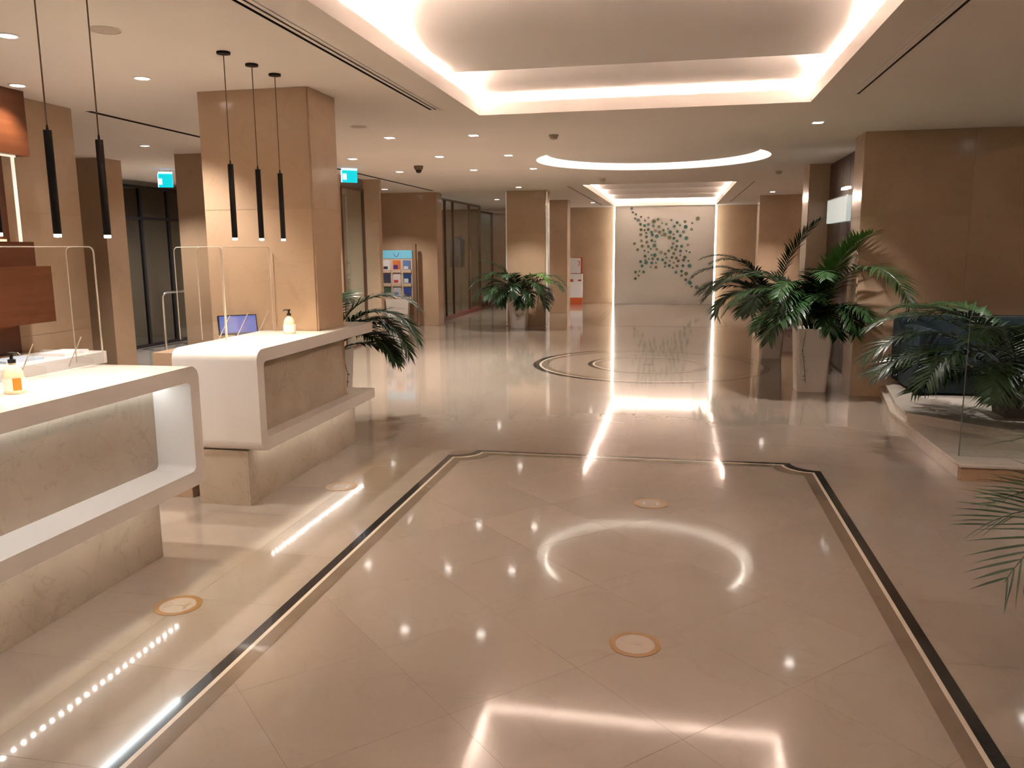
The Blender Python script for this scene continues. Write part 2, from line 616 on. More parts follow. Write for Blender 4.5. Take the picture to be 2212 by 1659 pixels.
def cove(x0, x1, y0, y1, edges, mod=2.03, name='cove', led=True, ledmat='led_cove', g=0.30):
    """upstand around the opening, wider lit void above with curved reflector panels"""
    zt = H + 0.11
    t = 0.02
    for q in ((x0 - t, x0, y0 - t, y1 + t), (x1, x1 + t, y0 - t, y1 + t)):
        box('cove_upstand', M['ceiling'], ceiling, q[0], q[1], q[2], q[3], H - 0.0005, zt)
    for q in ((x0, x1, y0 - t, y0), (x0, x1, y1, y1 + t)):
        box('cove_upstand', M['ceiling'], ceiling, q[0], q[1], q[2], q[3], H - 0.0005, zt)
    # shelf and shell of the void
    X0, X1, Y0, Y1, ZT = x0 - g, x1 + g, y0 - g, y1 + g, H + 0.62
    mb = MB()
    mb.box(X0 - t, X0, Y0, Y1, H + 0.01, ZT).box(X1, X1 + t, Y0, Y1, H + 0.01, ZT)
    mb.box(X0, X1, Y0 - t, Y0, H + 0.01, ZT).box(X0, X1, Y1, Y1 + t, H + 0.01, ZT)
    mb.box(X0, X1, Y0, Y1, ZT, ZT + t)
    mb.obj('cove_shell', M['white'], ceiling)
    mb = MB()
    mb.box(X0, x0 - t, Y0, Y1, H + 0.005, H + 0.02).box(x1 + t, X1, Y0, Y1, H + 0.005, H + 0.02)
    mb.box(x0 - t, x1 + t, Y0, y0 - t, H + 0.005, H + 0.02).box(x0 - t, x1 + t, y1 + t, Y1, H + 0.005, H + 0.02)
    mb.obj('cove_shelf', M['white'], ceiling)
    # LED strips lying on the shelf, hidden from below by the upstand
    for qi, q in enumerate(((x0 - 0.06, x0 - 0.03, y0, y1), (x1 + 0.03, x1 + 0.06, y0, y1), (x0, x1, y1 + 0.03, y1 + 0.06), (x0, x1, y0 - 0.06, y0 - 0.03))):
        box('led_strip', M[ledmat if qi < 2 or y0 > 10 else 'led_cove_end'], ceiling, q[0], q[1], q[2], q[3], H + 0.07, H + 0.085)
    # scooped reflector panels: steep near edge, flat far edge
    prof = [(0.0, 0.40), (0.06, 0.28), (0.15, 0.175), (0.28, 0.095), (0.45, 0.045), (0.7, 0.015), (1.0, 0.0), (1.72, 0.0)]
    for ye in edges:
        ys = ye - 1.72
        a = [(ys + p[0], H + 0.165 + p[1]) for p in prof if ys + p[0] < Y1 - 0.02 and ys + p[0] > Y0]
        if len(a) < 2:
            continue
        if ys + prof[-1][0] > Y1 - 0.02:
            a.append((Y1 - 0.02, H + 0.165))
        b = [(p[0], p[1] + 0.02) for p in a][::-1]
        MB().prism(a + b, x0 - 0.10, x1 + 0.10, 'x').obj('reflector_panel', M['white'], ceiling, smooth=True)


cove(CX0, CX1, CY0, CY1, [0.50 - 2.03, 0.50, 2.53, 4.56, 6.59, 8.62])
cove(FX0, FX1, FY0, FY1, [18.1, 20.13, 22.16, 24.19, 26.22], ledmat='led_cove')

# round recess with floating disc
mb = MB()
n = 96
for i in range(n):
    a, b = 2 * math.pi * i / n, 2 * math.pi * (i + 1) / n
    p = lambda t, r, z: (CC[0] + r * math.cos(t), CC[1] + r * math.sin(t), z)
    mb.poly([p(a, CR, H), p(b, CR, H), p(b, CR, H + 0.32), p(a, CR, H + 0.32)])
    mb.poly([p(a, CR, H + 0.32), p(b, CR, H + 0.32), (CC[0], CC[1], H + 0.32)])
mb.obj('recess_wall', M['white'], ceiling, fix=False)
MB().lathe([(1.46, H + 0.088), (1.48, H + 0.092), (1.48, H + 0.115), (1.46, H + 0.12)], 96, *CC).obj('floating_disc', M['ceiling'], ceiling)
MB().lathe([(1.487, H + 0.10), (1.493, H + 0.105), (1.493, H + 0.125), (1.487, H + 0.13)], 96, *CC, close=False).obj('led_strip', emis('ring_led', (1, 0.96, 0.86), 15.0), ceiling)

# slot diffusers: three dark slots with two bars each
for k, (a, b, c, d) in enumerate(slots):
    box('slot_box', M['darkvoid'], ceiling, a, b, c, d, H + 0.014, H + 0.02)
    wd = (b - a) / 5
    for s in (1, 3) if k != 2 else ():
        box('slot_bar', M['ceiling'], ceiling, a + wd * s, a + wd * (s + 1), c, d, H + 0.0005, H + 0.003)
    mbx = MB().box(a - 0.004, a, c, d, H + 0.001, H + 0.02).box(b, b + 0.004, c, d, H + 0.001, H + 0.02)
    mbx.obj('slot_side', M['darkvoid'], ceiling)

# ------------------------------------------------------------------ walls and columns


def clad(name, label, x0, x1, y0, y1, rows, faces, cat='wall', m='stone', z1=H, t=0.012, cols=None):
    """wall core with stone panels set proud on the given faces"""
    core = box(name, M[m], None, x0, x1, y0, y1, 0, z1)
    struct(core, label, cat)
    g = 0.0012
    zs = [0.0] + list(rows) + [z1]
    for f in faces:
        u0, u1 = (x0, x1) if f in 'sn' else (y0, y1)
        n = max(1, round((u1 - u0) / (cols or 1.25)))
        for i in range(n):
            a, b = u0 + (u1 - u0) * i / n + g, u0 + (u1 - u0) * (i + 1) / n - g
            for z0_, z1_ in zip(zs, zs[1:]):
                zz = (z0_ + g, z1_ - g)
                if f == 's':
                    bb = (a, b, y0 - t, y0, *zz)
                elif f == 'n':
                    bb = (a, b, y1, y1 + t, *zz)
                elif f == 'w':
                    bb = (x0 - t, x0, a, b, *zz)
                else:
                    bb = (x1, x1 + t, a, b, *zz)
                box('stone_panel', M[m], core, *bb)
    return core


ROWS = (1.02, 2.02)
# reception column standing behind the far desk
clad('stone_column', 'tall beige stone column rising behind the far reception desk', -3.72, -2.802, 6.03, 6.52, ROWS, 'se', 'column')
clad('stone_column', 'beige stone column behind the potted palm with pale edges', -3.66, -2.81, 17.65, 18.2, ROWS, 'se', 'column')
clad('stone_column', 'narrow beige stone pilaster beside the orange and white display stand', -3.40, -2.82, 21.3, 21.9, ROWS, 'se', 'column')
clad('stone_column', 'beige stone column right of the star artwork behind the palms', 1.96, 2.92, 20.9, 21.5, ROWS, 'sw', 'column')


# walls
clad('wall_left', 'beige stone wall behind the reception counter', -5.7, -5.21, -6, 6.44, ROWS, 'e')
struct(box('wall_entrance', M['stone'], None, -10.4, -7.53, 9.78, 10.2, 0, H), 'beige stone wall beside the dark entrance doors', 'wall')
struct(box('wall_entrance_pier', M['stone'], None, -6.38, -5.1, 9.70, 10.1, 0, H), 'beige stone pier between entrance opening and column', 'wall')
struct(box('wall_entrance_side', M['stone'], None, -5.9, -5.52, 10.1, 13.0, 0, H), 'beige side wall before the narrow glass door', 'wall')
struct(box('wall_entrance_back', M['stone'], None, -10.4, -5.52, 14.6, 14.9, 0, H), 'stone wall closing the entrance vestibule', 'wall')
clad('wall_pilaster', 'pale stone pilaster beside the narrow glass door', -5.56, -5.235, 14.0, 14.1, ROWS, 'se')
clad('wall_shop', 'brown stone wall behind the brochure rack', -10.4, -5.20, 17.5, 17.9, ROWS, 's')
clad('wall_back', 'beige stone wall at the far end of the lobby', -10.4, 6.4, 25.4, 25.7, ROWS, 's', cols=2.0)
clad('wall_right', 'dark beige stone wall behind the teal sofa', 2.0, 6.4, 9.75, 10.25, ROWS, 'sw')
struct(box('wall_recess', M['darkwood'], None, 2.27, 2.45, 10.25, 13.3, 0, H), 'dark wood panelled wall in the recess behind palms', 'wall')
clad('wall_right_pier', 'dark stone pier beyond the recessed wood wall', 1.96, 2.7, 13.3, 13.9, ROWS, 'sw')
struct(box('wall_right_end', M['stone'], None, 6.3, 6.5, -6, 25.4, 0, H), 'stone wall at the side of the seating area', 'wall')
struct(box('wall_near', M['stone'], None, -10.4, 6.4, -6.2, -6, 0, H), 'stone wall behind the camera', 'wall')
struct(box('wall_left_end', M['stone'], None, -10.6, -10.4, -6, 25.4, 0, H), 'outer wall beyond the entrance', 'wall')
# wood wainscot boards in the recess
for k in range(6):
    y0 = 10.30 + k * 0.5
    box('wood_board', M['darkwood'], bpy.data.objects['wall_recess'], 2.245, 2.27, y0 + 0.005, y0 + 0.495, 0.02, 2.90)

# pale edge lines on the palm column (vertical strips, weak emission)
pc = bpy.data.objects['stone_column.001']
box('edge_strip', M['edge_line'], pc, -2.785, -2.765, 17.66, 17.685, 0.02, H - 0.02)
box('edge_strip', M['edge_line'], pc, -3.685, -3.665, 17.66, 17.685, 0.02, H - 0.02)

# ------------------------------------------------------------------ entrance glass (night outside), shop front, side door


def glazed(name, label, axis, fixed, u0, u1, z0, z1, mull, gm, frame_m, cat='door', fw=0.05, rails=()):
    """frame + panes in plane x=fixed ('x') or y=fixed ('y'); mull = inner mullion positions"""
    root = struct(empty(name), label, cat)

    def bb(nm, m, a, b, c, d, t):
        if axis == 'x':
            return box(nm, m, root, fixed - t, fixed + t, a, b, c, d)
        return box(nm, m, root, a, b, fixed - t, fixed + t, c, d)
    us = [u0] + list(mull) + [u1]
    bb('frame_rail', frame_m, u0, u1, z1 - fw, z1, 0.03)
    bb('frame_rail', frame_m, u0, u1, z0, z0 + fw, 0.03)
    for r in rails:
        bb('frame_rail', frame_m, u0, u1, r, r + fw, 0.025)
    for u in us:
        bb('mullion', frame_m, u - fw / 2, u + fw / 2, z0 + fw, z1 - fw, 0.03)
    for a, b in zip(us, us[1:]):
        bb('pane', gm, a + fw / 2, b - fw / 2, z0 + fw, z1 - fw, 0.004)
    return root


d1 = glazed('door_1', 'dark glazed entrance doors seen through the stone opening at night', 'x', -9.3, 11.3, 14.55, 0, 2.84, (12.1, 13.0, 13.8), M['nightglass'], M['blackmetal'], rails=(2.25,))
box('transom_panel', M['darkwood'], d1, -9.36, -9.34, 11.3, 14.55, 2.3, 2.84)
# pale room seen beyond the doors and the dark ground outside
struct(box('wall_outside', mat('dusk_wall', (0.05, 0.05, 0.05), 0.8), None, -12.6, -12.41, 11.5, 20, 0, 3.2), 'dark wall outside beyond the entrance doors', 'wall')
box('pale_panel', mat('pale_panel', (0.5, 0.56, 0.53), 0.8), bpy.data.objects['wall_outside'], -12.41, -12.39, 16.4, 18.0, 0.95, 2.2)
ol = empty('reflection_bar', (-12.3, 17.0, 2.55))  # added glowing bar, stands in for a ceiling reflection in the door glass
tag(ol, 'added pale glowing bar imitating a ceiling reflection in the entrance door glass', 'lamp')
box('tube', emis('reflection_bar_glow', (0.75, 1.0, 0.9), 7.0), ol, -0.04, 0.04, -1.1, 1.1, 0, 0.06)
box('housing', M['greyw'], ol, -0.06, 0.06, -1.15, 1.15, 0.06, 0.10)  # made-up casing for the glowing bar
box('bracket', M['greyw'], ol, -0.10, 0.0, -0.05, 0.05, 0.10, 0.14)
struct(box('floor_outside', mat('outside_ground', (0.05, 0.045, 0.04), 0.6), None, -14, -10.6, 9, 18, -0.25, -0.001), 'dark ground outside the entrance', 'floor')
d2 = glazed('door_2', 'narrow tall glass door beside the pale pilaster', 'x', -5.53, 13.0, 14.0, 0, 2.76, (), M['shopglass'], M['bronze'], fw=0.035)
box('header_panel', mat('grey_header', (0.22, 0.19, 0.17), 0.5), d2, -5.6, -5.52, 13.0, 14.0, 2.76, H)
struct(box('wall_side_lobby', M['greyw'], None, -7.2, -7.1, 12.9, 14.5, 0, H), 'grey wall behind the narrow glass door', 'wall')

sh = glazed('window_1', 'glass shop front with bronze mullions left of the palm column', 'x', -5.42, 17.92, 22.4, 0.0, H - 0.05, (18.9, 19.6, 21.2), M['shopglass'], M['bronze'], 'shop window', fw=0.045)
box('base_skirting', M['red'], sh, -5.47, -5.385, 17.92, 22.4, 0.0, 0.10)
MB().prism(circle(18.62, 1.62, 0.085, 24), -5.414, -5.408, 'x').obj('round_sticker', mat('grey_sticker', (0.05, 0.05, 0.06), 0.5), sh)
sh2 = glazed('window_2', 'second set back glass shop front near the far wall', 'x', -5.75, 22.45, 25.38, 0.0, H - 0.12, (23.6,), M['shopglass'], M['bronze'], 'shop window', fw=0.05)
box('base_skirting', M['red'], sh2, -5.80, -5.70, 22.45, 25.38, 0.0, 0.13)
struct(box('wall_shop_back', M['greyw'], None, -9.0, -8.8, 17.9, 25.4, 0, H), 'grey back wall inside the glazed shop', 'wall')

for k, (y, hgt) in enumerate(((18.6, 2.1), (19.9, 2.25), (21.2, 2.0))):
    t = empty('display_unit', (-6.6, y, 0))
    tag(t, ['tall grey display shelf inside the shop beside the round door sticker', 'tall grey display shelf at the middle of the shop interior', 'tall grey display shelf at the far end of the shop interior'][k], 'shelf', 'shop display shelves')
    box('side_panel', M['greyw'], t, -0.25, 0.25, -0.30, -0.27, 0, hgt)
    box('side_panel', M['greyw'], t, -0.25, 0.25, 0.27, 0.30, 0, hgt)
    for q in range(5):
        box('shelf', M['greyw'], t, -0.25, 0.25, -0.27, 0.27, 0.1 + q * (hgt - 0.14) / 4, 0.13 + q * (hgt - 0.14) / 4)
g = empty('garment_rail', (-5.95, 21.9, 0))
tag(g, 'dark clothes hanging on a rail behind the shop glass', 'clothes rail')
MB().tube([(0, -0.3, 0), (0, -0.3, 2.05), (0, 0.3, 2.05), (0, 0.3, 0)], 0.012).obj('rail_frame', M['chrome'], g)
for k in range(4):
    yy = -0.2 + k * 0.13
    MB().prism([(-0.04, 2.02), (0.04, 2.02), (0.16, 1.93), (0.15, 1.2), (-0.15, 1.2), (-0.16, 1.93)], yy, yy + 0.05, 'y').obj('garment', M['navy'] if k % 2 else mat('grey_cloth', (0.09, 0.10, 0.11), 0.9), g)
shl = empty('shop_ceiling_light', (-6.9, 20.3, H))
tag(shl, 'plain ceiling light panel inside the glazed shop', 'light')
box('diffuser', emis('shop_lens', (0.95, 1.0, 0.95), 9.0), shl, -0.4, 0.4, -1.5, 1.5, -0.04, -0.005)
box('housing', M['white'], shl, -0.44, 0.44, -1.54, 1.54, -0.02, -0.001)

# ------------------------------------------------------------------ far art wall
art = struct(empty('wall_feature'), 'white illuminated feature wall at the far end', 'wall')
box('feature_panel', mat('feature_white', (0.60, 0.58, 0.53), 0.30), art, -1.86, 1.09, 25.16, 25.36, 0, H)
box('edge_strip', M['led_art'], art, -1.91, -1.862, 25.17, 25.22, 0.0, H - 0.01)
box('edge_strip', M['led_art'], art, 1.092, 1.14, 25.17, 25.22, 0.0, H - 0.01)
ART = '''515 240 s,533 305 s,585 340 s,568 412 s,672 385 s,628 445 m,735 445 s,797 400 s,885 462 l,962 425 m,665 505 m,733 528 m,800 515 m,878 538 m,973 550 m,1028 488 s,1103 505 s,1190 440 s,1287 478 m,1420 465 m,1545 488 s,1635 410 l,1237 545 m,1330 525 s,1433 550 l,1535 590 m,668 600 m,730 610 s,792 600 m,757 655 s,850 640 m,913 622 m,985 645 m,1048 607 m,1128 585 s,1163 645 l,1285 630 m,1395 635 m,1225 680 s,665 688 m,765 725 m,860 692 m,940 715 l,1018 700 s,1075 685 l,1150 735 l,1228 745 m,1340 705 m,1440 745 l,680 785 m,560 840 m,768 815 m,855 785 m,910 805 s,1285 795 m,1215 835 m,688 880 m,800 885 m,897 868 l,1278 880 m,1360 885 m,1467 862 m,1200 910 m,615 945 m,733 960 s,840 930 s,795 985 s,935 940 m,1145 960 m,1260 940 m,1345 965 m,1438 960 s,1500 985 s,1012 990 l,1085 1015 m,1230 1005 m,735 1055 m,850 1030 s,907 1035 l,1335 1035 s,1195 1070 m,1272 1085 m,1413 1070 m,660 1145 m,760 1160 l,740 1110 s,800 1095 s,867 1095 m,955 1105 m,1040 1115 m,1105 1080 s,1160 1135 s,1305 1130 m,1390 1115 m,1480 1130 s,690 1220 m,855 1170 m,830 1235 s,925 1165 s,920 1240 m,1082 1170 m,1075 1225 s,1153 1210 m,1225 1165 s,1210 1250 s,1287 1215 m,1380 1215 m,1500 1215 l,580 1325 m,640 1305 s,710 1325 m,628 1380 s,573 1435 m,1270 1330 m,1360 1305 m,1357 1380 m,1435 1350 l,1548 1398 m,1435 1455 m,1505 1508 l,1530 1570 s,1617 1585 l,1675 1610 s'''
artroot = empty('wall_artwork', (-0.38, 25.16, 1.8))
tag(artroot, 'star shaped cluster of small green glass discs around an empty circle', 'wall art')
greens = [mat('glass_teal', (0.10, 0.23, 0.20), 0.15), mat('glass_green', (0.12, 0.21, 0.14), 0.15), mat('glass_olive', (0.19, 0.23, 0.12), 0.15), mat('glass_grey', (0.28, 0.31, 0.24), 0.15)]
discs = {}
for sname, r in (('s', 0.030), ('m', 0.044), ('l', 0.058)):
    for gi, gm in enumerate(greens):
        b_ = MB().lathe([(r * 0.45, 0.0), (r * 0.8, 0.012), (r, 0.032), (r * 0.97, 0.036), (r * 0.72, 0.018), (r * 0.1, 0.012)], 12)
        me = b_.mesh('glass_disc', True)
        me.materials.append(gm)
        discs[sname, gi] = me
right, up, fwd = (Vector(r).normalized() for r in R_ROWS)


def px_ray(x, y):
    return right * ((x - 1106) / F_PX) - up * ((y - 829.5) / F_PX) + fwd


def px_on_y(x, y, Y):
    d = px_ray(x, y)
    return Vector((0, 0, CAM_H)) + d * (Y / d.y)


for i, it in enumerate(ART.split(',')):
    a, b, s = it.split()
    p = px_on_y(1300 + int(a) / 7.9, 420 + int(b) / 7.9, 25.14)
    o = bpy.data.objects.new('glass_disc', discs[s, (i * 7 + i // 3) % 4])
    col.objects.link(o)
    o.parent = artroot
    o.location = (p.x + 0.38, 0.0, p.z - 1.8)
    o.rotation_euler = (math.pi / 2 + random.uniform(-.2, .2), 0, random.uniform(-.25, .25))

# ------------------------------------------------------------------ reception desks


def arc(cx, cy, r, a0, a1, n=6):
    return [(cx + r * math.cos(math.radians(a0 + (a1 - a0) * i / n)), cy + r * math.sin(math.radians(a0 + (a1 - a0) * i / n))) for i in range(n + 1)]


DZ0, DZ1, TH = 0.378, 1.062, 0.086
DXF, DXB = -2.655, -3.27


def c_profile(ye, yo, open_sign, ro=0.075, ri=0.035):
    """C outline in (y,z): closed end at ye, open end at yo; open_sign +1 if yo>ye"""
    s = open_sign
    pts = []
    o1 = arc(0, 0, ro, 180, 270)   # outer lower corner (local, closed end at left)
    for dx, dz in o1:
        pts.append((ye + s * (ro + dx), DZ0 + ro + dz))
    pts.append((yo, DZ0))
    pts.append((yo, DZ0 + TH))
    for dx, dz in arc(0, 0, ri, 270, 180):
        pts.append((ye + s * (TH + ri + dx), DZ0 + TH + ri + dz))
    for dx, dz in arc(0, 0, ri, 180, 90):
        pts.append((ye + s * (TH + ri + dx), DZ1 - TH - ri + dz))
    pts.append((yo, DZ1 - TH))
    pts.append((yo, DZ1))
    for dx, dz in arc(0, 0, ro, 90, 180):
        pts.append((ye + s * (ro + dx), DZ1 - ro + dz))
    return pts


def desk(name, label, ye, yo, s, panel_y, base_y, led_niche, notch=None, px=-2.895, bx=-2.805):
    t = empty(name, (0, 0, 0))
    tag(t, label, 'reception desk', 'white framed reception desks')
    mb = MB()
    if notch is None:
        mb.prism(c_profile(ye, yo, s), DXB, DXF, 'x')
    else:
        mb.prism(c_profile(ye, notch[0], s), DXB, DXF, 'x')
        for z0, z1 in ((DZ0, DZ0 + TH), (DZ1 - TH, DZ1)):
            mb.box(notch[2], DXF, notch[0], yo, z0, z1)
            mb.box(DXB, notch[2], notch[1], yo, z0, z1)
    mb.obj('frame', M['desk'], t, smooth=True)
    box('front_panel', M['deskstone'], t, px - 0.012, px, panel_y[0], panel_y[1], DZ0 + TH, DZ1 - TH)
    box('base', M['deskstone'], t, -3.15 if notch is None else bx - 0.012, bx, base_y[0], base_y[1], 0, DZ0)
    if notch:
        box('base', M['deskstone'], t, -3.15, bx - 0.013, base_y[0], notch[0], 0, DZ0)
    mb = MB()
    yy = max(panel_y[0] + .05, 0.6)
    while yy < base_y[1] - .05:
        mb.box(DXF - 0.048, DXF - 0.036, yy, yy + 0.012, DZ0 - 0.006, DZ0 - 0.0005)
        yy += 0.055
    mb.obj('led_strip', M['led_under'], t)
    if led_niche:
        box('led_strip', M['led_desk'], t, -2.885, -2.865, panel_y[0], panel_y[1], DZ1 - TH - 0.012, DZ1 - TH - 0.0005)
    return t


dk1 = desk('reception_desk', 'near white framed reception desk with lit recessed niche', 4.115, -1.2, -1, (-1.1, 4.028), (-1.0, 3.88), True)
dk2 = desk('reception_desk', 'far white framed reception desk in front of the stone column', 4.775, 6.84, 1, (4.862, 6.42), (4.80, 6.65), False, (6.01, 6.54, -2.775), -2.772, -2.775)
box('back_cabinet', M['stone'], dk2, -3.50, -3.272, 4.90, 6.0, 0.0, 1.015)
box('worktop', M['desk'], dk2, -4.0, -3.50, 4.90, 6.0, 0.72, 0.76)


def screen_guard(name, label, parts):
    t = empty(name, (0, 0, DZ1))
    tag(t, label, 'acrylic screen', 'clear acrylic guards on the desks')
    for kind, a in parts:
        # a: plane fixed coordinate, u0, u1 ; rounded top corners ; height
        fx, u0, u1, hh = a
        r = 0.03
        pts = [(u0, 0.0), (u1, 0.0)] + [(u1 - r + r * math.cos(q), hh - r + r * math.sin(q)) for q in (0, .5, 1.05, 1.57)] + [(u0 + r + r * math.cos(q), hh - r + r * math.sin(q)) for q in (1.57, 2.1, 2.64, 3.14)]
        ax = 'x' if kind == 'front' else 'y'
        p = MB().prism(pts, fx - 0.0025, fx + 0.0025, ax).obj('pane', M['acryl'], t)
        loop = [pts[0]] + pts[2:][::-1][::1] if False else [pts[1]] + pts[2:] + [pts[0]]
        c3 = [(fx, q[0], q[1]) if ax == 'x' else (q[0], fx, q[1]) for q in loop]
        MB().tube(c3, 0.0028, 5).obj('polished_edge', M['acryledge'], p)
    return t


sg1 = screen_guard('acrylic_screen', 'clear acrylic guard on the near reception desk beside the sanitizer bottle', [('front', (-3.24, 2.2, 4.09, 0.665)), ('side', (4.09, -3.42, -3.245, 0.665))])
sg2 = screen_guard('acrylic_screen', 'clear acrylic guard on the far reception desk in front of the monitor', [('front', (-3.17, 5.30, 6.0, 0.665)), ('side', (5.295, -3.54, -3.175, 0.665)), ('side', (5.29, -3.36, -3.16, 0.665))])
for t, fx, ys in ((sg1, -3.24, (2.9, 3.58, 3.93)), (sg2, -3.17, (5.36, 5.62, 5.95))):
    for y in ys:
        MB().prism([(fx - 0.10, 0.0), (fx - 0.003, 0.0), (fx - 0.003, 0.17)], y - 0.003, y + 0.003, 'y').obj('foot', M['acryl'], t)
        MB().box(fx + 0.003, fx + 0.06, y - 0.003, y + 0.003, 0.0, 0.055).obj('foot', M['acryl'], t)
        MB().tube([(fx - 0.10, y, 0.002), (fx - 0.003, y, 0.17)], 0.003, 5).obj('polished_edge', M['acryledge'], t)


def bottle(loc, label, lab_m, rz, s=1.0):
    t = empty('sanitizer_bottle', loc, rz)
    tag(t, label, 'bottle', 'hand sanitizer bottles')
    MB().lathe([(0.0, 0), (0.040, 0), (0.044, 0.006), (0.044, 0.075), (0.040, 0.10), (0.028, 0.122), (0.014, 0.132), (0.014, 0.140)], 24).obj('bottle_body', M['gelbody'], t, True)
    MB().lathe([(0.0455, 0.015), (0.0458, 0.018), (0.0458, 0.07), (0.0455, 0.073)], 24, close=False).obj('wrap_label', M['paper'], t, True)
    mb = MB()
    for k in range(5):
        a, b = -1.1 + k * .16, -1.1 + (k + 1) * .16
        mb.poly([(0.0464 * math.cos(a), 0.0464 * math.sin(a), 0.017), (0.0464 * math.cos(b), 0.0464 * math.sin(b), 0.017), (0.0464 * math.cos(b), 0.0464 * math.sin(b), 0.073), (0.0464 * math.cos(a), 0.0464 * math.sin(a), 0.073)])
    mb.obj('orange_label', lab_m, t, fix=False)
    MB().lathe([(0.0, 0.140), (0.017, 0.140), (0.017, 0.156), (0.008, 0.158), (0.006, 0.175), (0.013, 0.176), (0.013, 0.188), (0.0, 0.190)], 16).obj('pump_cap', M['pump'], t, True)
    MB().tube([(0, 0, 0.182), (0.030, 0, 0.184), (0.042, 0, 0.176)], [0.006, 0.005, 0.004], 8).obj('pump_nozzle', M['pump'], t)
    return t


bottle((-2.965, 3.14, DZ1), 'hand sanitizer pump bottle with orange label on the near desk', M['label_orange'], 0.15)
bottle((-2.93, 5.80, DZ1), 'hand sanitizer pump bottle on the far desk before the column', M['label_orange'], 3.6)

mon = empty('computer_monitor', (-3.385, 5.84, 1.0155), math.radians(42))
tag(mon, 'small computer monitor showing a blue screen behind the far desk', 'monitor')
m1 = MB().box(-0.15, 0.15, -0.014, 0.012, 0.03, 0.185).obj('casing', M['blackmetal'], mon, bevel=0.004)
m2 = box('screen', M['screen'], mon, -0.14, 0.14, -0.0165, -0.0145, 0.042, 0.176)
for o in (m1, m2):
    o.rotation_euler = (math.radians(-14), 0, 0)
box('stand', M['blackmetal'], mon, -0.03, 0.03, 0.005, 0.025, 0.0, 0.06)
box('foot', M['blackmetal'], mon, -0.07, 0.07, -0.03, 0.06, 0.0, 0.008)

# back counter and wood wall unit
bc = empty('back_counter', (0, 0, 0))
tag(bc, 'white back counter with dark wood front behind the near desk', 'counter')
box('counter_top', M['desk'], bc, -5.15, -4.56, 0.0, 5.80, 0.80, 0.90, 0.004)
box('cabinet', M['wood'], bc, -5.15, -4.66, 0.05, 5.62, 0.0, 0.80)
for k, (x, y, rz, c) in enumerate(((-4.78, 4.72, 0.3, 'paper'), (-4.82, 5.14, -0.2, 'skyblue'), (-4.74, 5.54, 0.1, 'paper'))):
    o = box('paper_stack', M['paper'] if c == 'paper' else mat('blue_grey_paper', (0.45, 0.52, 0.62), 0.5), None, -0.11, 0.11, -0.15, 0.15, 0, 0.012 + k * 0.006)
    o.location = (x, y, 0.90)
    o.rotation_euler = (0, 0, rz)
    tag(o, ['white paper stack lying nearest the monitor end gap on back counter', 'bluish leaflet pile between two white stacks on the back counter', 'white leaflet pile at the tip of the back counter'][k], 'paper', 'papers on the back counter')
wu = empty('wood_wall_unit', (0, 0, 0))
tag(wu, 'orange wood wall unit of stacked boxes with amber lit gaps', 'wall unit')
box('back_board', M['wood'], wu, -5.195, -5.16, 0.0, 5.58, 0.90, H - 0.001)
box('upper_box', M['wood'], wu, -5.16, -5.0, 0.0, 5.69, 2.44, H - 0.001)
box('shelf_box', M['wood'], wu, -5.16, -5.0, 0.0, 5.64, 1.59, 1.78)
box('lower_box', M['wood'], wu, -5.16, -4.90, 0.0, 5.68, 1.15, 1.59)
box('led_strip', M['led_amber'], wu, -5.15, -5.135, 0.1, 5.52, 1.785, 1.80)
box('led_strip', M['led_amber'], wu, -5.15, -5.135, 0.1, 5.52, 1.135, 1.148)
box('lit_trim', emis('trim_led', (1, 0.86, 0.66), 0.6), wu, -5.08, -5.06, 5.58, 5.595, 1.78, 2.44)
box('lit_trim', emis('trim_led2', (1, 0.86, 0.66), 0.6), wu, -5.06, -5.045, 0.0, 5.595, 2.425, 2.439)

# ------------------------------------------------------------------ lights


def downlight(x, y, label, group, r=0.05, power=1.0, color=WARM, angle=100, lens=None, square=False):
    t = empty('ceiling_downlight', (x, y, H))
    tag(t, label, 'ceiling light', group)
    if square:
        MB().box(-r - .012, r + .012, -r - .012, r + .012, -0.004, -0.0005).obj('trim_ring', M['white'], t)
        MB().box(-r, r, -r, r, -0.0065, -0.0042).obj('lens', lens or M['lamp'], t)
    else:
        MB().lathe([(r, -0.0005), (r + .014, -0.0005), (r + .014, -0.005), (r, -0.007)], 24, close=False).obj('trim_ring', M['white'], t)
        MB().lathe([(0.0, -0.004), (r, -0.004), (r, -0.0015), (0.0, -0.0015)], 24, close=False).obj('lens', lens or M['lamp'], t)
    if power > 0:
        spot(t, (0, 0, -0.02), K_SPOT * power, color, angle)
    return t


for (x, y, lb, pw) in ((-3.80, 4.25, 'round downlight above the gap behind the near desk', 0.7), (-4.85, 5.47, 'round downlight close to the orange wood wall unit', 0.2),
                       (-3.80, 5.46, 'round downlight between the pendant lamps and wood unit', 0.75), (-6.18, 8.83, 'round downlight before the entrance opening', 0.8), (-3.80, 3.04, 'round downlight over the near desk area', 0.6)):
    downlight(x, y, lb, 'round reception downlights', power=pw, color=WARM)
grid = [(-3.17, 8.90, 1.0), (-2.22, 8.95, 0.9), (-3.17, 10.85, 0.9), (-2.24, 10.95, 0.8), (-4.39, 10.80, 0.9), (-4.40, 12.78, 0.9), (-3.18, 12.80, 0.9), (-2.23, 12.84, 0.8), (-3.19, 16.59, 0.9)]
for x, y, pw in grid:
    downlight(x, y, 'small square downlight in the grid beside the round ceiling recess', 'square downlights in the left ceiling grid', 0.045, pw, WARM, 95, square=True)
downlight(1.36, 8.91, 'small square downlight above the tall potted palms', 'square downlights', 0.045, 0.9, WARM, 100, square=True)
downlight(2.10, 19.69, 'small square downlight before the column right of the artwork', 'square downlights', 0.045, 0.9, WARM, 100, square=True)
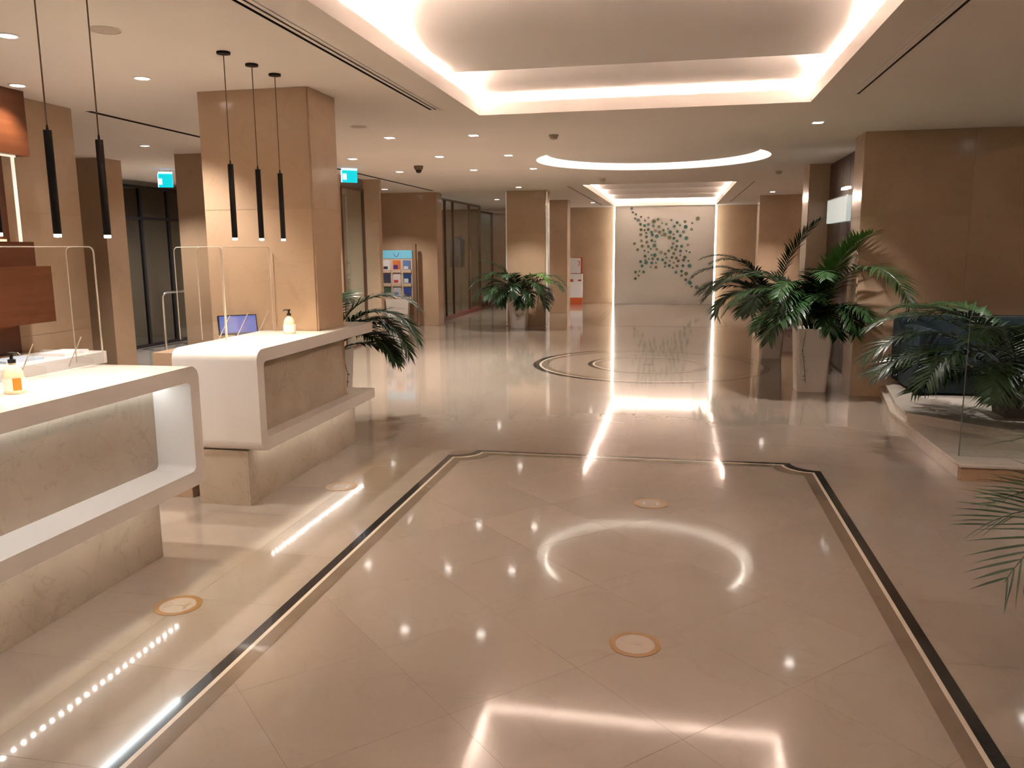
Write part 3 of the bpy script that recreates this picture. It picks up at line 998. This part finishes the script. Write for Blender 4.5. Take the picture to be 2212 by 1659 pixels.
downlight(3.5, 8.2, 'small square downlight above the stepped platform', 'square downlights', 0.045, 0.8, (1, 0.9, 0.85), 84, square=True)
downlight(-7.5, 12.2, 'round downlight inside the entrance vestibule', 'round reception downlights', 0.05, 2.6, (0.9, 0.95, 1.0), 165)
downlight(-2.3, 22.8, 'small square downlight above the orange and white stand', 'square downlights', 0.045, 0.9, WARM, 100, square=True)
downlight(-4.5, 20.5, 'small square downlight in front of the shop windows', 'square downlights', 0.045, 0.8, WARM, 100, square=True)
downlight(-5.95, 16.3, 'small square downlight above the brochure rack', 'square downlights', 0.045, 0.8, WARM, 110, square=True)
downlight(2.9, 4.6, 'added unseen square downlight brightening the floor beside the right edge palm', 'square downlights', 0.045, 0.5, (1, 0.88, 0.8), 130, square=True)  # added fill lamp out of view, lifts the right floor and ceiling
downlight(3.6, 15.5, 'small square downlight over the side lounge behind the pier', 'square downlights', 0.045, 0.7, WARM, 100, square=True)


def pendant(y, label, power=19.0):
    t = empty('pendant_lamp', (-2.82, y, H))
    tag(t, label, 'pendant lamp', 'slim black pendant lamps over the desks')
    MB().lathe([(0.0, -0.0005), (0.042, -0.0005), (0.042, -0.014), (0.0, -0.016)], 24, close=False).obj('canopy', M['blackmetal'], t, True)
    MB().tube([(0, 0, -0.015), (0, 0, -0.685)], 0.0035, 6).obj('cable', mat('bronze_cable', (0.16, 0.09, 0.04), 0.5), t)
    MB().lathe([(0.0, -0.66), (0.004, -0.66), (0.006, -0.682), (0.018, -0.684), (0.018, -1.148), (0.0, -1.148)], 20, close=False).obj('tube', M['blackmetal'], t, True)
    MB().lathe([(0.0, -1.148), (0.0165, -1.148), (0.0165, -1.162), (0.0, -1.164)], 20, close=False).obj('tip', emis('pendant_tip', (1, 0.92, 0.76), 3.0), t, True)
    spot(t, (0, 0, -1.17), power, YELL, 100, 0.8, 0.02)


for y, lb in ((2.99, 'slim black pendant lamp over the near desk, third from the far end'), (3.33, 'slim black pendant lamp over the near desk, middle one'), (3.67, 'slim black pendant lamp over the near desk, closest to the gap'),
              (4.89, 'slim black pendant lamp over the far desk, closest to the gap'), (5.24, 'slim black pendant lamp over the far desk, middle of three'), (5.56, 'slim black pendant lamp over the far desk, closest to the column')):
    pendant(y, lb)

# detectors, speakers, camera, exit signs
for x, y, lb in ((-3.18, 4.27, 'flush round ceiling speaker above the near desk'), (-3.19, 8.04, 'flush round ceiling speaker near the slot diffuser end')):
    t = empty('ceiling_speaker', (x, y, H))
    tag(t, lb, 'speaker', 'round ceiling speakers')
    MB().lathe([(0.0, -0.006), (0.075, -0.006), (0.082, -0.0005), (0.0, -0.0005)], 32, close=False).obj('grille', M['speaker'], t)
    MB().lathe([(0.082, -0.0005), (0.086, -0.0005), (0.086, -0.004), (0.082, -0.006)], 32, close=False).obj('rim', M['ceiling'], t)
for x, y, lb in ((-1.36, 9.14, 'beige smoke detector in front of the round ceiling recess'), (-1.35, 15.06, 'beige smoke detector between round recess and far cove'), (-0.9, 9.0, None), (1.62, 14.4, 'beige smoke detector on the ceiling near the stone pier')):
    if not lb:
        continue
    t = empty('smoke_detector', (x, y, H))
    tag(t, lb, 'smoke detector', 'smoke detectors')
    MB().lathe([(0.0, -0.0005), (0.055, -0.0005), (0.055, -0.018), (0.0, -0.02)], 24, close=False).obj('base', M['detector'], t, True)
    MB().lathe([(0.0, -0.02), (0.045, -0.02), (0.040, -0.045), (0.02, -0.055), (0.0, -0.056)], 24, close=False).obj('sensor_head', M['detector'], t, True)
t = empty('dome_camera', (-3.82, 11.96, H))
tag(t, 'small dark dome security camera on the ceiling', 'security camera')
MB().lathe([(0.0, -0.0005), (0.070, -0.0005), (0.066, -0.04), (0.05, -0.06), (0.0, -0.06)], 24, close=False).obj('housing', mat('camera_grey', (0.16, 0.12, 0.09), 0.5), t, True)
MB().lathe([(0.045, -0.06), (0.042, -0.085), (0.028, -0.102), (0.0, -0.11)], 24, close=False).obj('dome', M['pump'], t, True)


def exit_sign(x, y, z, rz, label, w_=0.30, h_=0.17):
    t = empty('exit_sign', (x, y, z), rz)
    tag(t, label, 'exit sign', 'cyan exit signs')
    box('light_panel', M['exit'], t, -w_ / 2, w_ / 2, -0.012, 0.012, 0, h_)
    box('edge_frame', M['exitedge'], t, -w_ / 2 - 0.012, -w_ / 2, -0.014, 0.014, 0, h_)
    box('mount', M['exitedge'], t, -w_ / 2, w_ / 2, -0.02, 0.02, h_, h_ + 0.03)
    for s in (-1, 1):
        box('hanger', M['chrome'], t, s * 0.08 - 0.004, s * 0.08 + 0.004, -0.004, 0.004, h_ + 0.03, H - z)
    # running figure pictogram, overexposed in the photograph
    q = emis('exit_white', (0.55, 0.95, 0.95), 1.2)
    MB().prism([(-0.11, 0.04), (-0.05, 0.04), (-0.05, 0.13), (-0.11, 0.13)], -0.0135, -0.0125, 'y').obj('pictogram', q, t)
    return t


exit_sign(-4.96, 12.05, 2.72, math.radians(40), 'glowing cyan exit sign hanging right of the reception column', 0.24, 0.18)
exit_sign(-7.67, 11.4, 2.66, math.radians(25), 'glowing cyan exit sign hanging inside the entrance opening', 0.20, 0.20)
t = empty('hand_rail', (0, 0, 0))
tag(t, 'chrome inverted U hand rail before the entrance doors', 'rail')
MB().tube([(-8.61, 12.45, 0), (-8.61, 12.45, 0.93), (-8.60, 12.50, 0.985), (-8.58, 12.56, 1.0), (-8.56, 13.05, 1.0), (-8.55, 13.12, 0.985), (-8.55, 13.16, 0.93), (-8.55, 13.16, 0)], 0.022, 10).obj('rail_tube', M['chrome'], t, True)
for p in ((-8.61, 12.45), (-8.55, 13.16)):
    MB().lathe([(0.0, 0), (0.05, 0), (0.05, 0.008), (0.0, 0.008)], 20, *p, close=False).obj('floor_flange', M['chrome'], t)

# ------------------------------------------------------------------ palms


def frond_mesh(length, elev, droop, nleaf=32, leaf=0.30, seed=0, width=0.036, stalk=0.22, hang=0.5):
    """one arching pinnate frond growing along +x"""
    rnd = random.Random(seed)
    N = 22
    pts = []
    p = Vector((0, 0, 0))
    side_drift = rnd.uniform(-0.12, 0.12)
    for i in range(N + 1):
        t = i / N
        e = elev - droop * t ** 1.35
        yaw = side_drift * t
        d = Vector((math.cos(e) * math.cos(yaw), math.cos(e) * math.sin(yaw), math.sin(e)))
        pts.append((p.copy(), d))
        p = p + d * (length / N)
    mb = MB()
    rs = [0.009 * (1 - 0.85 * i / N) for i in range(N + 1)]
    mb.tube([q[0] for q in pts], rs, 5)
    for k in range(nleaf):
        t = stalk + (1 - stalk) * (k + 0.5) / nleaf
        f = t * N
        i = min(int(f), N - 1)
        base = pts[i][0].lerp(pts[i + 1][0], f - i)
        d = pts[i][1]
        sd = d.cross(Vector((0, 0, 1))).normalized()
        upv = sd.cross(d).normalized()
        env = math.sin(math.pi * (0.12 + 0.80 * (k + 0.5) / nleaf)) ** 0.7
        for s in (-1, 1):
            L_ = leaf * env * rnd.uniform(0.88, 1.08)
            fw = 0.45 + 0.75 * t
            dir0 = (sd * s + d * fw + upv * rnd.uniform(0.12, 0.38)).normalized()
            w_ = width * rnd.uniform(0.8, 1.1) * (0.6 + 0.4 * env)
            q = base.copy()
            dd = dir0.copy()
            n0 = len(mb.v)
            segs = 4
            for j in range(segs + 1):
                u = j / segs
                wj = w_ * (0.35 + 1.3 * u if u < 0.35 else (1.0 - (u - 0.35) / 0.65) * 0.80 + 0.02) * 0.5 * 1.2
                nrm = dd.cross(d).normalized()
                wv = (dd.cross(nrm)).normalized() * wj
                mb.v.append(tuple(q + wv))
                mb.v.append(tuple(q - wv))
                dd = (dd + Vector((0, 0, -1)) * (hang * 0.30 * (0.5 + u)) + Vector((rnd.uniform(-.05, .05), rnd.uniform(-.05, .05), 0))).normalized()
                q = q + dd * (L_ / segs)
            for j in range(segs):
                a = n0 + 2 * j
                mb.f.append((a, a + 1, a + 3, a + 2))
    return mb.mesh('frond', smooth=False, fix=False)


def add_frond(parent, az, elev, length, droop, mtl, base=(0, 0, 0), seed=0, **kw):
    me = frond_mesh(length, math.radians(elev), math.radians(droop), seed=seed, **kw)
    o = link('frond', me, mtl, parent)
    o.location = base
    o.rotation_euler = (0, 0, math.radians(az))
    return o


def square_pot(parent, w0, w1, hgt, m, name='planter'):
    mb = MB()
    r = 0.03

    def ringp(w, z):
        out = []
        for sx, sy, a0 in ((1, 1, 0), (-1, 1, 90), (-1, -1, 180), (1, -1, 270)):
            for k in range(4):
                a = math.radians(a0 + 30 * k)
                out.append((sx * (w / 2 - r) + r * math.cos(a), sy * (w / 2 - r) + r * math.sin(a), z))
        return out
    rings = [ringp(w0, 0), ringp(w1, hgt), ringp(w1 - 0.04, hgt), ringp(w1 - 0.05, hgt - 0.06)]
    n = len(rings[0])
    for rg in rings:
        mb.v += rg
    for a in range(len(rings) - 1):
        for i in range(n):
            j = (i + 1) % n
            mb.f.append((a * n + i, a * n + j, (a + 1) * n + j, (a + 1) * n + i))
    mb.f.append(tuple(range(n))[::-1])
    o = mb.obj(name, m, parent, fix=False)
    s = MB()
    s.poly(ringp(w1 - 0.045, hgt - 0.045))
    s.obj('soil', M['soil'], parent, fix=False)
    return o


def vine(parent, pts, seed=0, n=10, size=0.035):
    rnd = random.Random(seed)
    v = MB().tube(pts, 0.003, 5).obj('vine', M['stem'], parent)
    P = [Vector(p) for p in pts]
    for k in range(n):
        t = (k + 0.5) / n * (len(P) - 1)
        i = min(int(t), len(P) - 2)
        c = P[i].lerp(P[i + 1], t - i)
        a = rnd.uniform(0, 6.28)
        u = Vector((math.cos(a), math.sin(a), rnd.uniform(-.5, .3))).normalized()
        s = u.cross(Vector((0, 0, 1))).normalized()
        L_ = size * rnd.uniform(.7, 1.2)
        mb = MB()
        mb.poly([c, c + u * L_ * .5 + s * L_ * .45, c + u * L_ * 1.1, c + u * L_ * .5 - s * L_ * .45])
        mb.obj('ivy_leaf', M['ivy'], v, fix=False)


def palm(name, label, loc, pot, fronds, vines=(), pm='pot', group='potted palms in the lobby', rz=0, extra=0, az_rng=(180, 360), size=1.0):
    t = empty(name, loc)
    tag(t, label, 'potted palm', group)
    w0, w1, hgt = pot
    o = square_pot(t, w0, w1, hgt, M[pm])
    o.rotation_euler = (0, 0, rz)
    zb = hgt - 0.05
    for k, (az, el, ln, dr, mm, *rest) in enumerate(fronds):
        kw = rest[0] if rest else {}
        a = math.radians(az)
        add_frond(t, az, el, ln, dr, M[mm], (0.05 * math.cos(a), 0.05 * math.sin(a), zb), seed=hash((name, k)) % 1000 if False else k * 13 + int(loc[1] * 10), **kw)
    rnd = random.Random(int(loc[1] * 100))
    for k in range(extra):
        az = rnd.uniform(*az_rng)
        a = math.radians(az)
        add_frond(t, az, rnd.uniform(48, 82), rnd.uniform(0.85, 1.2) * size, rnd.uniform(110, 160), M['leaf'], (0.06 * math.cos(a), 0.06 * math.sin(a), zb), seed=500 + k, leaf=0.34)
    for k, pts in enumerate(vines):
        vine(t, pts, k + 3)
    return t


D, G = 'leaf', 'leaf2'
# middle palm in front of the pale edged column
palm('potted_palm', 'potted palm in white tapered planter before the far pale edged column', (-3.33, 17.30, 0), (0.32, 0.42, 0.60),
     [(182, 76, 1.40, 135, D), (196, 66, 1.35, 130, D), (352, 74, 1.40, 140, D), (338, 64, 1.35, 125, D), (270, 72, 1.15, 160, D), (250, 62, 0.95, 165, D), (300, 60, 0.95, 160, D),
      (225, 84, 1.25, 130, D), (320, 82, 1.3, 140, G), (200, 84, 1.4, 95, D), (285, 45, 0.75, 130, D), (230, 70, 1.1, 150, D), (310, 74, 1.15, 150, D)],
     [[(0.12, -0.2, 0.6), (0.17, -0.24, 0.45), (0.12, -0.23, 0.30), (0.02, -0.22, 0.26), (-0.02, -0.22, 0.32)], [(-0.2, 0, 0.6), (-0.24, 0, 0.4), (-0.22, 0, 0.15), (-0.28, -0.02, 0.10)]], extra=9, az_rng=(175, 365))
# nearer of the two right hand palms
palm('potted_palm', 'tall white planter with palm and trailing ivy nearest the stone wall corner', (1.60, 10.10, 0), (0.33, 0.41, 0.75),
     [(298, 72, 2.0, 145, D, dict(leaf=0.36)), (300, 50, 1.1, 95, D), (190, 74, 1.45, 120, D, dict(leaf=0.34)), (172, 62, 1.25, 130, D), (302, 82, 1.42, 62, G, dict(leaf=0.34, hang=0.12, width=0.05)), (250, 70, 1.2, 150, D),
      (290, 62, 1.1, 150, D), (215, 55, 1.0, 130, D), (150, 78, 1.3, 110, D), (285, 45, 0.75, 110, D), (265, 84, 1.35, 120, D), (235, 78, 1.3, 130, D), (205, 66, 1.3, 120, D)],
     [[(-0.10, -0.2, 0.75), (-0.13, -0.215, 0.5), (-0.10, -0.21, 0.3), (-0.08, -0.21, 0.12)], [(0.18, -0.19, 0.75), (0.215, -0.17, 0.55), (0.20, -0.17, 0.35), (0.19, -0.17, 0.22)]], extra=7, az_rng=(160, 310))
palm('potted_palm', 'white planter with a darker palm farther along the lobby near the pier', (1.46, 13.0, 0), (0.30, 0.38, 0.78),
     [(182, 70, 1.60, 125, D, dict(leaf=0.36)), (195, 58, 1.35, 110, D, dict(leaf=0.36)), (165, 62, 1.35, 140, D), (325, 85, 1.55, 52, D, dict(hang=0.3)), (320, 74, 1.0, 130, D), (250, 66, 1.2, 150, D), (285, 66, 1.0, 150, D),
      (215, 76, 1.4, 140, D), (140, 80, 1.2, 120, D), (230, 45, 0.9, 120, D), (205, 80, 1.45, 110, D), (176, 80, 1.5, 105, D)],
     [[(0.17, -0.18, 0.78), (0.20, -0.2, 0.6), (0.18, -0.2, 0.4), (0.24, -0.2, 0.34), (0.26, -0.2, 0.42)]], extra=8, az_rng=(150, 300), size=1.15)
palm('potted_palm', 'palm half hidden behind the reception column and far desk', (-3.40, 7.50, 0), (0.34, 0.42, 0.72),
     [(0, 68, 1.25, 150, D), (350, 58, 1.15, 140, D), (12, 78, 1.25, 130, D), (345, 46, 0.95, 120, D), (20, 60, 1.15, 140, D), (40, 66, 1.15, 140, D), (180, 72, 1.2, 130, D), (100, 76, 1.2, 120, D), (357, 32, 0.80, 95, D)],
     [[(0.22, -0.14, 0.72), (0.28, -0.16, 0.5), (0.26, -0.16, 0.3), (0.27, -0.16, 0.10)], [(0.22, -0.2, 0.72), (0.27, -0.21, 0.55), (0.25, -0.2, 0.35)]], extra=4, az_rng=(-20, 40), size=0.95)

# ------------------------------------------------------------------ stepped platform with glass and sofa
plat = empty('stepped_platform', (0, 0, 0))
tag(plat, 'low marble platform with brown riser and diagonal second step', 'platform')
PX = 2.06
mb = MB().prism([(PX, 6.25), (6.25, 6.25), (6.25, 9.73), (2.30, 9.73), (PX, 8.25)], 0.10, 0.125)
mb.obj('lower_slab', M['marblew'], plat, bevel=0.004)
for k in range(7):
    box('riser_stone', M['brownstone'], plat, PX + 0.012 + k * 0.6, PX + 0.010 + (k + 1) * 0.6 - 0.003 if k < 6 else 6.25, 6.26, 6.30, 0, 0.10)
MB().prism([(PX + 0.01, 6.31), (6.2, 6.31), (6.2, 9.72), (2.31, 9.72), (PX + 0.01, 8.245)], 0, 0.0995).obj('core_block', M['marblew'], plat)
up_ = [(PX + .0, 7.72), (2.90, 6.86), (6.25, 6.86), (6.25, 9.73), (2.33, 9.73), (PX + .03, 8.2)]
MB().prism([(PX + .02, 7.74), (2.92, 6.88), (6.2, 6.88), (6.2, 9.72), (2.35, 9.72), (PX + .05, 8.19)], 0.125, 0.19).obj('upper_riser', M['marblew'], plat)
MB().prism(up_, 0.19, 0.215).obj('upper_slab', M['marblew'], plat, bevel=0.004)
gb = empty('glass_balustrade', (0, 0, 0.1265))
tag(gb, 'clear glass balustrade pane standing on the marble platform', 'balustrade')
for x0, x1 in ((2.13, 3.30), (3.32, 4.5)):
    gp = box('pane', M['glass'], gb, x0, x1, 6.494, 6.506, 0, 1.055)
    MB().tube([(x0, 6.5, 0.0), (x0, 6.5, 1.055), (x1, 6.5, 1.055)], 0.005, 5).obj('polished_edge', mat('glass_edge', (0.16, 0.17, 0.14), 0.2), gp)

sofa = empty('lounge_sofa', (0, 0, 0.215))
tag(sofa, 'dark teal upholstered lounge sofa against the stone wall', 'sofa')


def cushion(name, parent, x0, x1, y0, y1, z0, z1, bev=0.05):
    return MB().box(x0, x1, y0, y1, z0, z1).obj(name, M['teal'], parent, smooth=True, bevel=bev)


cushion('seat_base', sofa, 2.40, 4.9, 8.66, 9.5, 0.02, 0.26, 0.03)
for k in range(3):
    cushion('seat_cushion', sofa, 2.57 + k * 0.72, 3.27 + k * 0.72, 8.62, 9.3, 0.26, 0.42)
cushion('backrest', sofa, 2.36, 4.94, 9.28, 9.62, 0.02, 0.74, 0.06)
cushion('armrest', sofa, 2.37, 2.57, 8.62, 9.3, 0.02, 0.66, 0.05)
cushion('armrest', sofa, 4.72, 4.94, 8.62, 9.3, 0.02, 0.66, 0.05)
for x, y in ((2.50, 8.7), (4.84, 8.7), (2.62, 9.5), (4.84, 9.5)):
    box('foot', M['blackmetal'], sofa, x - .03, x + .03, y - .03, y + .03, 0, 0.03)

palm('potted_palm', 'bushy dark palm growing on the platform in front of the sofa', (3.0, 7.75, 0.2155), (0.34, 0.40, 0.30),
     [(185, 52, 1.55, 105, D, dict(leaf=0.42)), (200, 40, 1.50, 85, D, dict(leaf=0.42)), (215, 50, 1.45, 110, D, dict(leaf=0.40)), (235, 46, 1.1, 110, D, dict(leaf=0.34)), (255, 50, 1.0, 120, D, dict(leaf=0.34)),
      (170, 62, 1.5, 100, D, dict(leaf=0.40)), (150, 66, 1.4, 90, D, dict(leaf=0.40)), (195, 70, 1.35, 95, D, dict(leaf=0.40)), (230, 66, 1.3, 100, D, dict(leaf=0.40)), (270, 60, 1.2, 110, D), (120, 70, 1.3, 90, D),
      (205, 25, 1.15, 60, D, dict(leaf=0.36)), (180, 30, 1.2, 65, D, dict(leaf=0.36)), (60, 60, 1.2, 100, D), (0, 60, 1.2, 100, D), (310, 55, 1.1, 110, D), (240, 25, 1.0, 60, D)], pm='soil')
NF = dict(leaf=0.36, hang=0.10, width=0.018, nleaf=22)
palm('potted_palm', 'palm at the right edge whose fronds droop over the inlaid floor', (2.30, 3.55, 0), (0.36, 0.44, 0.45),
     [(196, 46, 1.22, 112, D, NF), (178, 38, 1.05, 75, D, NF), (215, 52, 1.15, 125, D, NF), (160, 46, 1.0, 90, D, NF), (140, 60, 1.1, 95, D, NF), (250, 58, 1.1, 100, D, NF), (100, 64, 1.1, 90, D, NF), (40, 60, 1.1, 100, D, NF), (320, 60, 1.1, 100, D, NF)])

# ------------------------------------------------------------------ stands, sign, stickers
rk = empty('brochure_rack', (-6.08, 17.28, 0))
tag(rk, 'brochure rack with sky blue header and nine pockets of leaflets', 'brochure rack')
MB().prism([(-0.22, 0.0), (0.22, 0.0), (0.27, 0.60), (-0.27, 0.60)], -0.06, 0.06, 'y').obj('pedestal', M['pot'], rk)
box('backboard', M['rack'], rk, -0.36, 0.36, 0.0, 0.04, 0.56, 1.68)
hd = box('header', M['skyblue'], rk, -0.36, 0.36, -0.006, 0.0, 1.50, 1.68)
MB().tube([(-0.06, -0.008, 1.62), (-0.045, -0.008, 1.57), (-0.01, -0.008, 1.545), (0.03, -0.008, 1.56), (0.06, -0.008, 1.63)], 0.006, 5).obj('logo', mat('logo_violet', (0.18, 0.06, 0.20), 0.5), hd)
cols = [[(0.55, 0.50, 0.50), (0.50, 0.14, 0.04), (0.10, 0.16, 0.32)], [(0.035, 0.04, 0.09), (0.55, 0.48, 0.45), (0.012, 0.05, 0.16)], [(0.05, 0.09, 0.06), (0.42, 0.42, 0.44), (0.02, 0.06, 0.24)]]
acc = [[(0.04, 0.03, 0.05), (0.06, 0.03, 0.16), (0.55, 0.50, 0.50)], [(0.06, 0.05, 0.05), (0.45, 0.04, 0.05), (0.55, 0.52, 0.52)], [(0.02, 0.04, 0.03), (0.10, 0.18, 0.30), (0.05, 0.03, 0.06)]]
for r in range(3):
    for c in range(3):
        x, z = -0.235 + c * 0.235, 1.21 - r * 0.30
        po = box('pocket', M['rack'], rk, x - 0.1, x + 0.1, -0.035, 0.0, z - 0.02, z + 0.05)
        lf = box('leaflet', mat('leaflet_%d' % (r * 3 + c), cols[r][c], 0.4), rk, x - 0.085, x + 0.085, -0.022, -0.008, z + 0.0, z + 0.25)
        box('leaflet_print', mat('leaflet_print_%d' % (r * 3 + c), acc[r][c], 0.4), lf, x - 0.07, x + 0.03, -0.0235, -0.0222, z + 0.06, z + 0.12 + 0.03 * ((r + c) % 2))
pole = box('floor_post', mat('brown_post', (0.22, 0.13, 0.08), 0.5), None, -5.70, -5.63, 17.25, 17.33, 0, 1.82)
tag(pole, 'slim brown post standing beside the brochure rack', 'post')

tt = empty('display_stand', (-3.02, 24.95, 0))
tag(tt, 'orange and white promotional display stand against the far wall', 'display stand')
box('base', M['orange'], tt, -0.20, 0.20, -0.14, 0.14, 0, 0.20)
box('body', M['paper'], tt, -0.20, 0.20, -0.13, 0.13, 0.20, 0.92)
box('back_board', M['orange'], tt, -0.12, 0.20, 0.06, 0.12, 0.92, 1.42)
box('poster', M['paper'], tt, -0.19, 0.14, 0.03, 0.055, 0.94, 1.40)
MB().tube([(0.06, 0.027, 1.16), (0.10, 0.027, 1.20), (0.10, 0.027, 1.28), (0.05, 0.027, 1.32)], 0.012, 6).obj('logo_curve', M['orange'], tt)
box('printed_band', M['orange'], tt, -0.20, -0.06, -0.134, -0.1305, 0.68, 0.76)
box('printed_band', M['orange'], tt, 0.08, 0.18, -0.134, -0.1305, 0.70, 0.75)
MB().prism([(-0.2, 0.80)] + [(0.2 * math.cos(math.pi - math.pi * k / 10), 0.80 + 0.11 * math.sin(math.pi * k / 10)) for k in range(11)] + [(0.2, 0.80)], -0.136, -0.1305, 'y').obj('arch_panel', M['paper'], tt)

sg = empty('wall_sign', (2.235, 12.32, 2.03))
tag(sg, 'white rectangular illuminated sign on the recessed wood wall', 'sign')
box('sign_box', M['signwhite'], sg, -0.05, 0.009, -0.72, 0.72, 0, 0.33)
box('sign_frame', M['white'], sg, -0.045, 0.009, -0.74, 0.74, 0.33, 0.345)
sl = empty('stone_glint', (2.235, 11.5, 2.43))  # added glowing block, stands in for lamp reflections in the polished stone
tag(sl, 'small added glowing block imitating a lamp reflection above the white wall sign', 'light')
box('lens', emis('stone_glint_glow', (1, 0.95, 0.88), 2.5), sl, -0.12, -0.06, -0.16, 0.16, 0.0, 0.03)
box('bracket', M['white'], sl, -0.06, 0.009, -0.03, 0.03, 0.0, 0.04)

for k, (x, y, lb) in enumerate(((-0.135, 3.32, 'gold ringed round floor sticker inside the inlaid border, nearer one'), (-0.13, 5.32, 'gold ringed round floor sticker inside the inlaid border, beside its far strip'),
                                (-2.335, 3.31, 'gold ringed round floor sticker before the near reception desk'), (-2.35, 5.33, 'gold ringed round floor sticker before the far reception desk'))):
    t = empty('floor_sticker', (x, y, 0.0008))
    tag(t, lb, 'floor sticker', 'round distance stickers on the floor')
    MB().lathe([(0.085, 0.0), (0.113, 0.0), (0.113, 0.0008), (0.085, 0.0008)], 40, close=False).obj('gold_ring', M['goldprint'], t, fix=False)
    MB().lathe([(0.0, 0.0004), (0.085, 0.0004), (0.085, 0.0006), (0.0, 0.0006)], 40, close=False).obj('white_disc', M['stickerwhite'], t, fix=False)
    for s in (-1, 1):
        head = [(s * 0.045 + 0.009 * math.cos(a), 0.026 + 0.009 * math.sin(a)) for a in [i * math.pi / 6 for i in range(12)]]
        body = [(s * 0.045 - 0.011, 0.014), (s * 0.045 - 0.007, -0.034), (s * 0.045 + 0.007, -0.034), (s * 0.045 + 0.011, 0.014)]
        MB().prism(head, 0.0006, 0.0010).prism(body, 0.0006, 0.0010).obj('figure_icon', M['iconprint'], t)
    MB().prism([(-0.028, -0.003), (0.028, -0.003), (0.028, 0.003), (-0.028, 0.003)], 0.0006, 0.0010).obj('distance_bar', M['iconprint'], t)

# glimpsed lounge table beyond the pier
lt = empty('lounge_table', (2.35, 17.4, 0))
tag(lt, 'low dark lounge table glimpsed between the two right palms', 'table')
box('table_top', M['darkwood'], lt, -0.35, 0.35, -0.35, 0.35, 0.40, 0.45)
for sx in (-1, 1):
    for sy in (-1, 1):
        box('leg', M['darkwood'], lt, sx * .3 - .03, sx * .3 + .03, sy * .3 - .03, sy * .3 + .03, 0, 0.40)
bn = empty('lounge_bench', (2.55, 19.4, 0))
tag(bn, 'reddish upholstered bench glimpsed beyond the right palms', 'bench')
MB().box(-0.55, 0.9, -0.3, 0.3, 0.12, 0.45).obj('seat', M['red'], bn, bevel=0.04)
MB().box(-0.55, 0.9, 0.18, 0.32, 0.12, 0.85).obj('backrest', M['red'], bn, bevel=0.04)
box('plinth', M['blackmetal'], bn, -0.5, 0.85, -0.25, 0.25, 0, 0.12)
